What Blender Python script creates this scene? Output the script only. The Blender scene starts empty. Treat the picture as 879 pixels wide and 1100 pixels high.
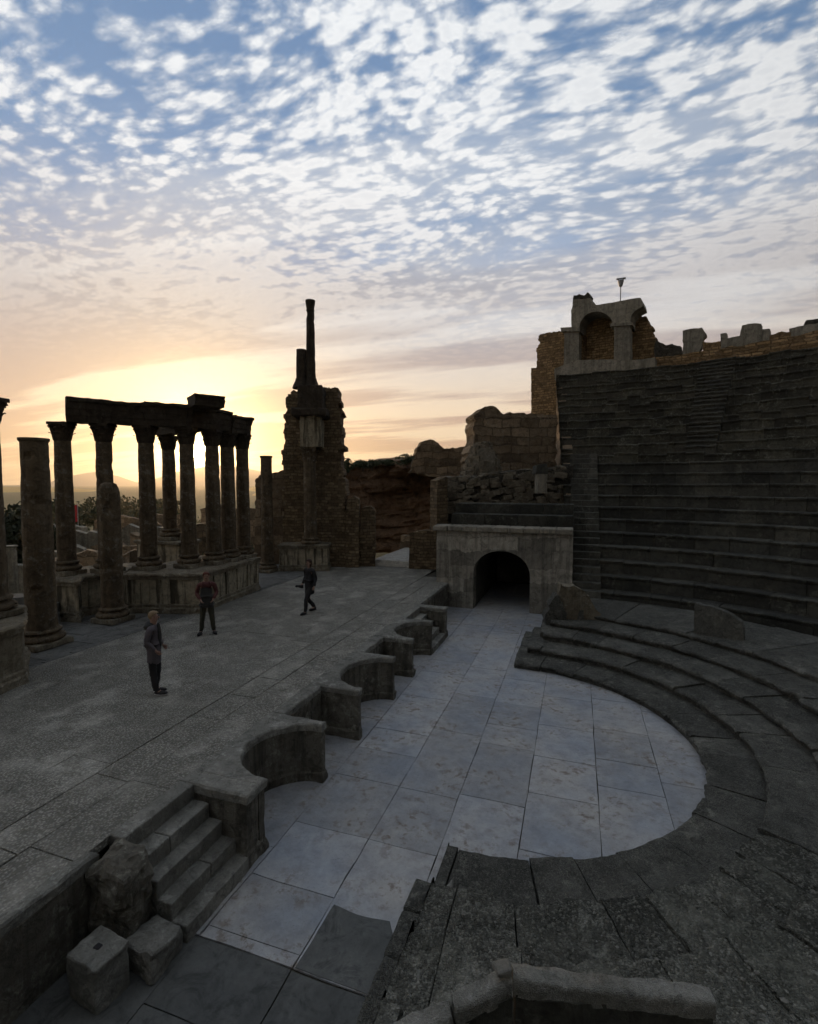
import bpy, math, random
from mathutils import Vector, Matrix, noise
from mathutils.geometry import tessellate_polygon
R=math.radians; PI=math.pi
random.seed(7); RND=random.Random(11)
S=bpy.context.scene; COL=S.collection
# ------------------------------------------------------------------ camera
F=530.; CX=439.5; CY=550.; PITCH=math.atan(30/F); YAW=R(18.8); H=5.3
cam=bpy.data.objects.new('camera',bpy.data.cameras.new('camera')); COL.objects.link(cam)
cam.location=(0,0,H); cam.rotation_euler=(PI/2-PITCH,0,YAW)
cam.data.sensor_fit='VERTICAL'; cam.data.sensor_height=36; cam.data.sensor_width=36*879/1100
cam.data.lens=36*F/1100; cam.data.clip_end=20000; cam.data.clip_start=.05
S.camera=cam
FW=Vector((-math.sin(YAW)*math.cos(PITCH),math.cos(YAW)*math.cos(PITCH),-math.sin(PITCH)))
RT=Vector((math.cos(YAW),math.sin(YAW),0)); UP=RT.cross(FW); C0=Vector((0,0,H))
def ray(x,y): return FW+RT*((x-CX)/F)+UP*((CY-y)/F)
def at(x,y,d): return C0+ray(x,y)*d
def onz(x,y,z): r=ray(x,y); return C0+r*((z-H)/r.z)
def nz(p,s=1.,o=0.): return noise.noise(Vector((p[0]*s+o,p[1]*s-o,p[2]*s+.37*o)))
def nv(p,s=1.,o=0.): return noise.noise_vector(Vector((p[0]*s+o,p[1]*s-o,p[2]*s+.37*o)))
# ------------------------------------------------------------------ mesh builder
class MB:
    def __init__(s): s.v=[]; s.f=[]; s.sm=False
    def add(s,v,f):
        n=len(s.v); s.v+= [Vector(p) for p in v]; s.f+=[tuple(i+n for i in q) for q in f]
    def grid(s,rows,closed=False,capa=False,capb=False,flip=False):
        n=len(rows[0]); v=[p for r in rows for p in r]; f=[]
        for i in range(len(rows)-1):
            for j in range(n if closed else n-1):
                k=(j+1)%n; q=(i*n+j,i*n+k,(i+1)*n+k,(i+1)*n+j); f.append(q[::-1] if flip else q)
        if capa: f.append(tuple(range(n))[::-1])
        if capb: f.append(tuple((len(rows)-1)*n+j for j in range(n)))
        s.add(v,f)
    def box(s,x0,x1,y0,y1,z0,z1,amp=.02,seg=.25,r=.03,o=0.,fs=3.,rot=0.,tilt=0.,loc=None):
        """a stone block: rounded edges, surface pushed about by noise"""
        lo=(x0,y0,z0); hi=(x1,y1,z1); r=min(r,*(.3*(b-a) for a,b in zip(lo,hi)))
        def cuts(a,b):
            n=max(1,int(round((b-a-2*r)/seg))); return [a]+[a+r+(b-a-2*r)*i/n for i in range(n+1)]+[b]
        cu=[cuts(a,b) for a,b in zip(lo,hi)]
        c=Vector([(a+b)/2 for a,b in zip(lo,hi)]); 
        M=Matrix.Rotation(rot,3,'Z')@Matrix.Rotation(tilt,3,'Y')
        def fix(p):
            q=Vector([min(max(a,l+r),h-r) for a,l,h in zip(p,lo,hi)]); d=Vector(p)-q
            if d.length>1e-6: p=q+d.normalized()*r
            p=Vector(p)
            if amp: p=p+nv(p,fs,o)*amp+nv(p,fs*3.1,o+5)*amp*.45
            if rot or tilt: p=M@(p-c)+c
            return p+Vector(loc) if loc else p
        for ax in range(3):
            a,b=[(1,2),(2,0),(0,1)][ax]
            for side in (0,1):
                w=lo[ax] if side==0 else hi[ax]; rows=[]
                for u in cu[a]:
                    row=[]
                    for t in cu[b]:
                        p=[0,0,0]; p[ax]=w; p[a]=u; p[b]=t; row.append(fix(p))
                    rows.append(row)
                s.grid(rows,flip=(side==0))
    def prism(s,out,z0,z1,amp=.02,seg=.15,ch=.02,o=0.,fs=3.,zs=None,base=False,ztop=None):
        """vertical prism over an outline (counter-clockwise) with a worn edge"""
        pts=[]
        for i,a in enumerate(out):
            b=out[(i+1)%len(out)]; L=math.hypot(b[0]-a[0],b[1]-a[1]); n=max(1,int(round(L/seg)))
            for k in range(n): pts.append((a[0]+(b[0]-a[0])*k/n,a[1]+(b[1]-a[1])*k/n))
        n=len(pts); nor=[]
        for i in range(n):
            a=pts[i-1]; b=pts[(i+1)%n]; d=Vector((b[1]-a[1],-(b[0]-a[0]),0)); nor.append(d.normalized() if d.length>1e-7 else Vector((0,0,0)))
        nl=max(2,int(round((z1-z0)/seg)))
        lev=[(z0+(z1-ch-z0)*k/nl,0.) for k in range(nl+1)]+[(z1,ch)]
        rows=[]
        for z,inn in lev:
            row=[]
            for p,m in zip(pts,nor):
                q=Vector((p[0],p[1],z))-m*inn
                e=m*(nz(q,fs,o)*amp+nz(q,fs*3,o)*amp*.5)
                if z>=z1-ch-1e-6: e=e*1.5; e.z=nz(q,fs*2,o+3)*amp*.5
                row.append(q+e)
            rows.append(row)
        s.grid(rows,closed=True)
        top=rows[-1]; m=len(s.v)
        tri=tessellate_polygon([[Vector((p.x,p.y,0)) for p in top]])
        s.add(top,[t if (Vector(top[t[1]]).xy-Vector(top[t[0]]).xy).to_3d().cross((Vector(top[t[2]]).xy-Vector(top[t[0]]).xy).to_3d()).z>0 else t[::-1] for t in tri])
    def slabpoly(s,out,y0,y1,amp=.03,seg=.18,o=0.,fs=3.,rag=0.,course=0.):
        """upright wall: outline in (x,z), thickness y0..y1, ragged outline"""
        pts=[]
        for i,a in enumerate(out):
            b=out[(i+1)%len(out)]; L=math.hypot(b[0]-a[0],b[1]-a[1]); n=max(1,int(round(L/seg)))
            rg=a[2] if len(a)>2 else rag
            for k in range(n): pts.append((a[0]+(b[0]-a[0])*k/n,a[1]+(b[1]-a[1])*k/n,rg))
        n=len(pts); P=[]
        for i,(x,z,rg) in enumerate(pts):
            a=pts[i-1]; b=pts[(i+1)%n]; d=Vector((b[1]-a[1],0,-(b[0]-a[0])))
            if d.length>1e-7: d.normalize()
            zz=math.floor(z/course)*3.7 if course else z*fs
            e=d*((nz((x*fs*1.5,o,zz),1.,o)*.8+nz((x*fs*4,o,zz*2),1.,o)*.5)*rg)
            P.append(Vector((x,0,z))+e)
        nl=max(1,int(round((y1-y0)/.3))); rows=[]
        for k in range(nl+1):
            y=y0+(y1-y0)*k/nl; rows.append([p+Vector((0,y,0))+nv((p.x,y,p.z),fs,o)*amp*(0.4 if rg else 1) for p in P])
        s.grid(rows,closed=True)
        tri=tessellate_polygon([[Vector((p.x,p.z,0)) for p in P]])
        def ori(t,up):
            a,b,c=[Vector((P[i].x,P[i].z,0)) for i in t]; k=(b-a).cross(c-a).z>0
            return t if k==up else t[::-1]
        s.add(rows[0],[ori(t,True) for t in tri]); s.add(rows[-1],[ori(t,False) for t in tri])
    def lathe(s,prof,seg=28,cx=0,cy=0,amp=0.,o=0.,fs=2.,cap=True,chip=0.):
        rows=[]
        for r,z in prof:
            row=[]
            for k in range(seg):
                a=2*PI*k/seg; p=Vector((cx+r*math.cos(a),cy+r*math.sin(a),z))
                if amp: 
                    e=1+amp/max(r,.01)*(nz(p,fs,o)+.5*nz(p,fs*3,o)); c=nz(p,fs*1.6,o+9)
                    if chip and c>.32: e-=chip*(c-.32)/max(r,.01)
                    p=Vector((cx+r*e*math.cos(a),cy+r*e*math.sin(a),z))
                row.append(p)
            rows.append(row)
        s.grid(rows,closed=True,capa=cap,capb=cap)
    def tube(s,path,rad,seg=8):
        rows=[]
        for i,p in enumerate(path):
            p=Vector(p); a=Vector(path[max(i-1,0)]); b=Vector(path[min(i+1,len(path)-1)]); d=(b-a).normalized()
            u=d.orthogonal().normalized() if abs(d.z)<.9 else Vector((1,0,0)); u=(u-d*u.dot(d)).normalized(); w=d.cross(u)
            r=rad[i] if isinstance(rad,(list,tuple)) else rad
            rows.append([p+(u*math.cos(2*PI*k/seg)+w*math.sin(2*PI*k/seg))*r for k in range(seg)])
        s.grid(rows,closed=True,capa=True,capb=True)
def E(name,loc,rz=0.):
    o=bpy.data.objects.new(name,None); COL.objects.link(o); o.location=loc; o.rotation_euler=(0,0,rz); o.empty_display_size=.3; return o
def tag(o,label=None,cat=None,group=None,kind=None):
    if label: o['label']=label
    if cat: o['category']=cat
    if group: o['group']=group
    if kind: o['kind']=kind
    return o
def root(o):
    while o.parent: o=o.parent
    return o
def obj(name,mb,mat,parent=None,local=False,smooth=False):
    me=bpy.data.meshes.new(name); loc=Vector((0,0,0))
    vs=mb.v
    if parent and not local:
        r=root(parent); inv=(Matrix.Translation(r.location)@Matrix.Rotation(r.rotation_euler.z,4,'Z')).inverted(); vs=[inv@v for v in vs]
    elif not parent:
        lo=[min(v[i] for v in vs) for i in range(3)]; hi=[max(v[i] for v in vs) for i in range(3)]
        loc=Vector(((lo[0]+hi[0])/2,(lo[1]+hi[1])/2,lo[2])); vs=[v-loc for v in vs]
    me.from_pydata([tuple(v) for v in vs],[],mb.f); me.update()
    if smooth: me.polygons.foreach_set('use_smooth',[True]*len(me.polygons))
    me.materials.append(mat)
    o=bpy.data.objects.new(name,me); COL.objects.link(o); o.location=loc
    if parent: o.parent=parent; o.location=(0,0,0)
    return o
# ------------------------------------------------------------------ materials
def newmat(name):
    m=bpy.data.materials.new(name); m.use_nodes=True; t=m.node_tree; t.nodes.clear()
    out=t.nodes.new('ShaderNodeOutputMaterial'); b=t.nodes.new('ShaderNodeBsdfPrincipled'); t.links.new(b.outputs[0],out.inputs[0])
    return m,t,b
def N(t,typ,**k):
    n=t.nodes.new(typ)
    for a,v in k.items():
        if a in n.bl_rna.properties.keys(): setattr(n,a,v)
        else: n.inputs[a].default_value=v
    return n
def math_(t,op,a,b=None,c=None,clamp=False):
    n=t.nodes.new('ShaderNodeMath'); n.operation=op; n.use_clamp=clamp
    for i,x in enumerate((a,b,c)):
        if x is None: continue
        if isinstance(x,(int,float)): n.inputs[i].default_value=x
        else: t.links.new(x,n.inputs[i])
    return n.outputs[0]
def ramp(t,fac,stops,interp='LINEAR'):
    n=t.nodes.new('ShaderNodeValToRGB'); cr=n.color_ramp; cr.interpolation=interp
    while len(cr.elements)>1: cr.elements.remove(cr.elements[0])
    for i,(p,c) in enumerate(stops):
        e=cr.elements[0] if i==0 else cr.elements.new(p)
        e.position=p; e.color=(*c,1) if not isinstance(c,(int,float)) else (c,c,c,1)
    t.links.new(fac,n.inputs[0]); return n.outputs[0]
def mix(t,f,a,b,mode='MIX'):
    n=t.nodes.new('ShaderNodeMix'); n.data_type='RGBA'; n.blend_type=mode
    for i,x in ((0,f),(6,a),(7,b)):
        if isinstance(x,(int,float)): n.inputs[i].default_value=x
        elif isinstance(x,tuple): n.inputs[i].default_value=(*x,1)
        else: t.links.new(x,n.inputs[i])
    return n.outputs[2]
def stone(name,c1,c2,lichen=(.25,.25,.2),la=.3,bump=.5,sc=1.,pits=.5,isl=.25,brick=None,streak=0.,rough=.92,speck=.3,dist=.03,pebble=0.,sw=1.,grime=.55,vr=1.2):
    m,t,b=newmat(name); L=t.links.new
    geo=N(t,'ShaderNodeNewGeometry'); tc=N(t,'ShaderNodeTexCoord')
    mp=N(t,'ShaderNodeMapping'); L(tc.outputs['Object'],mp.inputs[0]); co=mp.outputs[0]
    def ns(s,d=6,r=.6,dis=0.):
        n=N(t,'ShaderNodeTexNoise',Scale=s*sc,Detail=d,Roughness=r,Distortion=dis*sw); L(co,n.inputs['Vector']); return n.outputs['Fac']
    n1=ns(.55,5,.6); n2=ns(2.7,6,.65,.4); n3=ns(17,5,.7); n4=ns(60,3,.6)
    base=mix(t,ramp(t,n1,[(.35,0.),(.65,1.)]),c1,c2)
    v=math_(t,'MULTIPLY_ADD',n2,1.1,.45); base=mix(t,1.,base,v,'MULTIPLY') if False else base
    hsv=N(t,'ShaderNodeHueSaturation'); L(base,hsv.inputs['Color'])
    val=math_(t,'MULTIPLY',math_(t,'MULTIPLY_ADD',n2,vr,1-vr/2),math_(t,'MULTIPLY_ADD',n3,speck*2,1-speck))
    val=math_(t,'MULTIPLY',val,math_(t,'MULTIPLY_ADD',geo.outputs['Random Per Island'],isl*2,1-isl))
    L(val,hsv.inputs['Value']); col=hsv.outputs[0]
    # lichen and grime blotches that have a shape of their own
    l1=math_(t,'MULTIPLY',ramp(t,ns(5.5,8,.75,.6),[(.52,0.),(.60,1.)]),ramp(t,ns(1.1,3,.5),[(.42,0.),(.62,1.)]))
    col=mix(t,math_(t,'MULTIPLY',l1,la),col,lichen)
    g1=ramp(t,ns(3.1,7,.75,.9),[(.50,0.),(.62,1.)])
    col=mix(t,math_(t,'MULTIPLY',g1,grime),col,tuple(x*.32 for x in c1))
    h=math_(t,'ADD',math_(t,'MULTIPLY',n2,.9),math_(t,'MULTIPLY',n3,.45)); h=math_(t,'ADD',h,math_(t,'MULTIPLY',n4,.14))
    if streak:
        sm=N(t,'ShaderNodeMapping'); sm.inputs['Scale'].default_value=(5,5,.35); L(tc.outputs['Object'],sm.inputs[0])
        sn=N(t,'ShaderNodeTexNoise',Scale=1.,Detail=6,Roughness=.65); L(sm.outputs[0],sn.inputs['Vector'])
        col=mix(t,math_(t,'MULTIPLY',ramp(t,sn.outputs['Fac'],[(.48,0.),(.60,1.)]),streak),col,tuple(x*.16 for x in c1))
    if pits:
        vo=N(t,'ShaderNodeTexVoronoi',Scale=26*sc); L(co,vo.inputs['Vector'])
        pm=math_(t,'MULTIPLY',ramp(t,vo.outputs['Distance'],[(.0,1.),(.32,0.)]),ramp(t,ns(7,3,.5),[(.5,0.),(.6,1.)]))
        h=math_(t,'SUBTRACT',h,math_(t,'MULTIPLY',pm,.5*pits)); col=mix(t,math_(t,'MULTIPLY',pm,.6*pits),col,tuple(x*.25 for x in c1))
    if pebble:
        vo=N(t,'ShaderNodeTexVoronoi',Scale=38*sc,feature='F1'); L(co,vo.inputs['Vector'])
        pb=ramp(t,vo.outputs['Distance'],[(.15,1.),(.62,0.)])
        pmk=math_(t,'MULTIPLY',ramp(t,ns(1.6,3,.5),[(.34,.5),(.5,1.)]),pebble)
        h=math_(t,'ADD',h,math_(t,'MULTIPLY',math_(t,'MULTIPLY',pb,pmk),1.1))
        col=mix(t,math_(t,'MULTIPLY',math_(t,'SUBTRACT',1.,pb),math_(t,'MULTIPLY',pmk,.75)),col,tuple(x*.22 for x in c1))
        bw=N(t,'ShaderNodeRGBToBW'); L(vo.outputs['Color'],bw.inputs[0])
        col=mix(t,math_(t,'MULTIPLY',ramp(t,bw.outputs[0],[(.6,0.),(.8,1.)]),math_(t,'MULTIPLY',pmk,.45)),col,lichen)
    if brick:
        bwid,bh,mort=brick
        sx=N(t,'ShaderNodeSeparateXYZ'); L(co,sx.inputs[0]); cb=N(t,'ShaderNodeCombineXYZ')
        wob=math_(t,'ADD',math_(t,'MULTIPLY',math_(t,'SUBTRACT',n1,.5),bh*1.3),math_(t,'MULTIPLY',math_(t,'SUBTRACT',n2,.5),bh*.55))
        L(math_(t,'ADD',math_(t,'ADD',sx.outputs[0],sx.outputs[1]),math_(t,'MULTIPLY',n2,bwid*.12)),cb.inputs[0]); L(math_(t,'ADD',sx.outputs[2],wob),cb.inputs[1])
        bt=N(t,'ShaderNodeTexBrick',Scale=1.); bt.inputs['Brick Width'].default_value=bwid; bt.inputs['Row Height'].default_value=bh
        bt.inputs['Mortar Size'].default_value=mort; bt.inputs['Mortar Smooth'].default_value=.6; bt.inputs['Bias'].default_value=0
        bt.inputs['Color1'].default_value=(0,0,0,1); bt.inputs['Color2'].default_value=(1,1,1,1); bt.inputs['Mortar'].default_value=(.5,.5,.5,1)
        bt.offset_frequency=2; bt.squash=.7; bt.squash_frequency=3; L(cb.outputs[0],bt.inputs['Vector'])
        bw=N(t,'ShaderNodeRGBToBW'); L(bt.outputs['Color'],bw.inputs[0])
        h2=N(t,'ShaderNodeHueSaturation'); L(col,h2.inputs['Color']); L(math_(t,'MULTIPLY_ADD',bw.outputs[0],.8,.6),h2.inputs['Value'])
        col=mix(t,math_(t,'MULTIPLY',bt.outputs['Fac'],.55),h2.outputs[0],tuple(x*.25 for x in c1))
        h=math_(t,'SUBTRACT',math_(t,'ADD',h,math_(t,'MULTIPLY',bw.outputs[0],.35)),math_(t,'MULTIPLY',bt.outputs['Fac'],1.4))
    L(col,b.inputs['Base Color']); b.inputs['Roughness'].default_value=rough; b.inputs['Specular IOR Level'].default_value=.25
    bp=N(t,'ShaderNodeBump',Strength=bump,Distance=dist); L(h,bp.inputs['Height']); L(bp.outputs[0],b.inputs['Normal'])
    return m
def plain(name,c,rough=.8,metal=0.,var=.25,sc=8.,bump=.15):
    m,t,b=newmat(name); tc=N(t,'ShaderNodeTexCoord'); n=N(t,'ShaderNodeTexNoise',Scale=sc,Detail=5); t.links.new(tc.outputs['Object'],n.inputs['Vector'])
    col=mix(t,n.outputs['Fac'],tuple(x*(1-var) for x in c),tuple(min(1,x*(1+var)) for x in c))
    t.links.new(col,b.inputs['Base Color']); b.inputs['Roughness'].default_value=rough; b.inputs['Metallic'].default_value=metal
    bp=N(t,'ShaderNodeBump',Strength=bump,Distance=.01); t.links.new(n.outputs['Fac'],bp.inputs['Height']); t.links.new(bp.outputs[0],b.inputs['Normal'])
    return m
M={}
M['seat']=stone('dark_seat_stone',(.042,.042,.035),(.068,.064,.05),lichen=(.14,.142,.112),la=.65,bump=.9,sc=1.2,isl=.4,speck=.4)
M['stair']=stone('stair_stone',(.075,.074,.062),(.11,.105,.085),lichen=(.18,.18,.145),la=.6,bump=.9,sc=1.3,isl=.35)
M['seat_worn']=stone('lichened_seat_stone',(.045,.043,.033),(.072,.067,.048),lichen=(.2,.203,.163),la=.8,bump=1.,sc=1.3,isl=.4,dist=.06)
M['tier']=stone('grey_tier_stone',(.095,.094,.08),(.145,.14,.118),lichen=(.34,.33,.27),la=.6,bump=1.,sc=1.4,isl=.3,speck=.5,pebble=.5,dist=.035)
M['tier_rough']=stone('pebbly_tier_stone',(.09,.09,.072),(.15,.145,.118),lichen=(.46,.45,.38),la=.6,bump=1.,sc=1.0,isl=.4,speck=.55,pebble=.6,dist=.035)
M['front']=stone('stage_front_stone',(.10,.09,.07),(.16,.145,.115),lichen=(.34,.33,.27),la=.7,bump=.9,sc=1.5,isl=.15,streak=.5,dist=.04)
M['coping']=stone('coping_stone',(.15,.146,.125),(.22,.21,.18),lichen=(.4,.4,.35),la=.6,bump=.9,sc=1.6,isl=.15,speck=.45)
M['coping_lit']=stone('lichened_lit_coping',(.2,.195,.165),(.28,.27,.235),lichen=(.45,.45,.41),la=.75,bump=1.,sc=2.6,speck=.5,pebble=.3,dist=.02)  # lichen blotches, plus a paler base that paints light on the rim
M['floor']=stone('orchestra_marble',(.27,.29,.315),(.375,.36,.335),lichen=(.15,.11,.075),la=.75,bump=.5,sc=1.1,pits=.45,isl=.14,rough=.72,speck=.22,sw=.2,grime=.2,vr=.8)
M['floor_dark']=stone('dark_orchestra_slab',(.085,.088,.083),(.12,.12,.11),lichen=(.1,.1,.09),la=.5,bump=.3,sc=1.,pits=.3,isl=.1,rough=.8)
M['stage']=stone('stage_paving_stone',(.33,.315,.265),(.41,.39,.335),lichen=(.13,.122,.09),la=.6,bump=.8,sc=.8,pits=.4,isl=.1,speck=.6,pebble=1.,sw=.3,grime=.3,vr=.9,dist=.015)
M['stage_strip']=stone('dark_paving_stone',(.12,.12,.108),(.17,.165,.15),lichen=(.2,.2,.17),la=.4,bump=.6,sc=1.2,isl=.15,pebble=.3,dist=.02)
M['joint']=stone('joint_earth',(.06,.055,.042),(.09,.08,.06),bump=.5,sc=3)
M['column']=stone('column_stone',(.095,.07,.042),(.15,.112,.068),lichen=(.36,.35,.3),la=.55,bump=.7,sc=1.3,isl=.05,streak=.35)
M['column_backlit']=stone('backlit_column_stone',(.035,.027,.018),(.06,.046,.032),lichen=(.11,.1,.08),la=.4,bump=.7,sc=1.4,isl=.05,streak=.3)  # column stone with backlit shade put into its colour, near silhouette
M['podium']=stone('podium_panel_stone',(.27,.235,.16),(.36,.31,.22),lichen=(.42,.38,.3),la=.4,bump=.6,sc=1.2,isl=.08,streak=.9)
M['plinth']=stone('podium_moulding_stone',(.15,.125,.085),(.22,.19,.135),lichen=(.36,.34,.28),la=.6,bump=.8,sc=1.6,isl=.15,streak=.3)
M['arch']=stone('tribunal_ashlar',(.27,.25,.205),(.35,.32,.26),lichen=(.4,.38,.32),la=.4,bump=.6,sc=1.1,isl=.06,streak=.4,brick=(1.5,.62,.010))
M['masonry']=stone('small_stone_masonry',(.16,.115,.065),(.23,.165,.095),lichen=(.33,.29,.22),la=.3,bump=1.,sc=1.6,brick=(.34,.15,.022),dist=.05)
M['orange']=stone('orange_rubble_masonry',(.25,.16,.075),(.33,.215,.105),lichen=(.3,.25,.17),la=.3,bump=1.,sc=1.6,brick=(.36,.17,.026),dist=.06)
M['ashlar']=stone('grey_ashlar',(.22,.2,.155),(.3,.27,.21),lichen=(.38,.36,.3),la=.5,bump=.7,sc=1.2,isl=.15,streak=.35)
M['ashlar_dark']=stone('dark_rubble_stone',(.12,.1,.07),(.18,.15,.105),lichen=(.28,.27,.22),la=.6,bump=1.,sc=1.6,isl=.45)
M['bigblock']=stone('weathered_block_masonry',(.2,.145,.09),(.27,.2,.125),lichen=(.34,.31,.25),la=.4,bump=.9,sc=1.2,brick=(1.1,.5,.03),dist=.06)
M['rubble']=stone('rubble_core',(.13,.115,.085),(.2,.17,.12),lichen=(.34,.32,.26),la=.6,bump=1.,sc=2.2,pebble=1.,dist=.08)
M['cliff']=stone('red_brown_rock',(.19,.11,.06),(.28,.17,.095),lichen=(.3,.25,.17),la=.35,bump=1.,sc=.7,pits=0,speck=.4,dist=.25)
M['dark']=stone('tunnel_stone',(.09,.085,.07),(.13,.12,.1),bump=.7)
M['ground']=stone('dry_ground',(.2,.18,.08),(.27,.22,.12),lichen=(.07,.09,.035),la=.9,bump=.8,sc=.5,dist=.2)
M['path']=stone('pale_path_gravel',(.42,.4,.35),(.5,.47,.41),bump=.3,sc=1.2)
M['hill']=plain('olive_hill_scrub',(.5,.33,.06),var=.4,sc=.03,bump=0)
M['mountain']=plain('far_mountain',(.26,.22,.15),var=.2,sc=.002,bump=0)
M['leaf']=plain('olive_leaf',(.05,.065,.025),var=.5,sc=3)
M['leafdark']=plain('dark_leaf',(.03,.04,.018),var=.5,sc=3)
M['bark']=plain('bark',(.09,.07,.05),sc=20,bump=.5)
M['red']=plain('red_flag_cloth',(.55,.02,.03),var=.1)
M['white']=plain('white_cloth',(.75,.73,.7),var=.05)
M['steel']=plain('grey_steel',(.35,.36,.38),rough=.45,metal=.6,var=.1)
M['skin']=plain('skin',(.3,.18,.13),rough=.55,var=.08)
M['blond']=plain('blond_hair',(.22,.15,.08),var=.3,sc=60)
M['brown']=plain('dark_brown_hair',(.05,.025,.015),var=.3,sc=60)
M['auburn']=plain('auburn_hair',(.12,.035,.02),var=.3,sc=60)
M['mauve']=plain('mauve_grey_jacket',(.085,.072,.078),var=.12,sc=14)
M['black']=plain('black_cloth',(.014,.013,.014),var=.3,sc=20)
M['charcoal']=plain('charcoal_cloth',(.03,.03,.028),var=.3,sc=20)
M['olive']=plain('olive_trouser_cloth',(.035,.034,.02),var=.2,sc=16)
M['redcloth']=plain('dull_red_sleeve_cloth',(.085,.024,.022),var=.2,sc=16)
M['sole']=plain('pale_sole_rubber',(.4,.38,.36),var=.1)
# ------------------------------------------------------------------ ground, floors
CC=Vector((-1.45,10.35,0)); SC=Vector((.046,9.902,0))
def hgt(x,y):
    z=-.12
    d=max(0,-x-21); e=max(0,y-30)
    z-= 6*min(1,d/90)**.8*(1 if x<0 else 0)
    r=math.hypot(x,y)
    if d>0: z+=nz((x,y,0),.05)*1.6*min(1,d/15)+nz((x,y,0),.15)*.5*min(1,d/15)
    if x>-2 and y>41: # hill that the seats are cut into
        z+=min(11.,max(0,(y-41)*.7))*min(1,max(0,(x+2)/6))
    return z
mb=MB(); 
xs=[-6000,-3500,-2000,-1200,-800,-500,-350,-250,-200,-170,-150,-135]+[-120+4*i for i in range(24)]+[-24+6*i for i in range(12)]+[60,90,140,250,500,1200,6000]
ys=[-6000,-1500,-500,-150,-80,-50,-40]+[-34+4*i for i in range(50)]+[180,210,260,330,450,700,1200,2500,6000]
rows=[[Vector((x,y,hgt(x,y))) for x in xs] for y in ys]; mb.grid(rows)
tag(obj('ground',mb,M['ground'],smooth=True),kind='structure')
def ridge(name,d,prof,depth,mat,kind='structure',amp=1.,fs=.02):
    """a ridge of land with a long near slope; prof = [(px,py)...]"""
    mb=MB(); rows=[]; n=90
    for k,(f,zf) in enumerate(((0,0.),(.2,.25),(.45,.6),(.7,.87),(.9,.98),(1,1.),(1.2,.8),(1.8,.0))):
        row=[]
        for i in range(n+1):
            px=prof[0][0]+(prof[-1][0]-prof[0][0])*i/n
            for (a,ya),(b,yb) in zip(prof,prof[1:]):
                if a<=px<=b: py=ya+(yb-ya)*(px-a)/(b-a); break
            p=at(px,py,d); q=Vector((p.x,p.y,0)); dirn=q.normalized()
            q=q-dirn*(1-f)*depth; base=-9; z=base+(p.z-base)*zf+nz((q.x,q.y,0),fs)*amp*(1-abs(f-.8))*.9
            row.append(Vector((q.x,q.y,z)))
        rows.append(row)
    mb.grid(rows); return tag(obj(name,mb,mat,smooth=True),kind=kind)
ridge('hill',1100,[(-260,523),(-60,522),(30,523),(60,524),(120,527),(190,528),(260,526),(310,515),(372,512),(420,520)],700,M['hill'],amp=5,fs=.01)
ridge('mountain',4200,[(-300,516),(-100,522),(40,523),(70,514),(100,508),(130,512),(150,519),(190,508),(230,500),(262,503),(300,510),(400,516),(470,520)],1500,M['mountain'],amp=25,fs=.002)
def paving(name,mat,x0,x1,y0,y1,z,widths,lens,gap=.012,jz=.003,seed=1,th=.08,holes=None,kind='structure'):
    rd=random.Random(seed); mb=MB(); x=x0; i=0
    while x<x1-.02:
        w=widths[i%len(widths)]; xe=min(x1,x+w); y=y0-rd.random()*lens[0]; i+=1
        while y<y1:
            l=rd.uniform(*lens); a=max(y,y0); b=min(y+l,y1); y+=l
            if b-a<.08: continue
            if holes and holes((x+xe)/2,(a+b)/2): continue
            g=gap*rd.uniform(.4,1.5); dz=rd.uniform(-jz,jz); tx=rd.uniform(-jz,jz)*.6
            nx=max(2,int((xe-x)/.35)); ny=max(2,int((b-a)/.35)); P=[]
            def pt(u,v,zz):
                p=Vector((x+g+(xe-x-2*g)*u,a+g+(b-a-2*g)*v,zz)); e=nv(p,2.3,seed)*.018+nv(p,9.,seed)*.011; return p+Vector((e.x,e.y,0))
            ring=[(u/nx,0) for u in range(nx)]+[(1,v/ny) for v in range(ny)]+[(1-u/nx,1) for u in range(nx)]+[(0,1-v/ny) for v in range(ny)]
            top=[pt(u,v,z+dz+tx*(u-.5)) for u,v in ring]; bot=[Vector((p.x,p.y,z-th)) for p in top]
            c=pt(.5,.5,z+dz); n=len(mb.v); k=len(ring)
            mb.add(bot+top+[c],[(q,(q+1)%k,k+(q+1)%k,k+q) for q in range(k)]+[(k+q,k+(q+1)%k,2*k) for q in range(k)])
        x=xe
    return tag(obj(name,mb,mat),kind=kind)
def sheet(name,out,z,mat,kind='structure'):
    mb=MB(); mb.add([(x,y,z) for x,y in out],[tuple(range(len(out)))]); return tag(obj(name,mb,mat),kind=kind)
sheet('floor_bed',[(-6.2,-1),(3.5,-1),(3.5,27),(-6.2,27)],-.02,M['joint'])
paving('orchestra_floor',M['floor'],-5.3,3.3,4.42,26.5,.012,[1.2,1.25,1.05,1.09,1.14,1.08,1.4],(.8,2.4),gap=.006,seed=5,th=.02)
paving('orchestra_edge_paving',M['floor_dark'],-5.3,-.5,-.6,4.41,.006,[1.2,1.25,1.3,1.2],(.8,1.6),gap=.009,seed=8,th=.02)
mb=MB(); mb.prism([(-2.83,4.43),(-1.93,4.43),(-1.88,5.05),(-2.05,5.3),(-2.45,5.26),(-2.8,5.3)],-.01,.019,amp=.01,seg=.1,ch=.004,o=3); tag(obj('dark_slab_paving',mb,M['floor_dark']),kind='structure')
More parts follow.
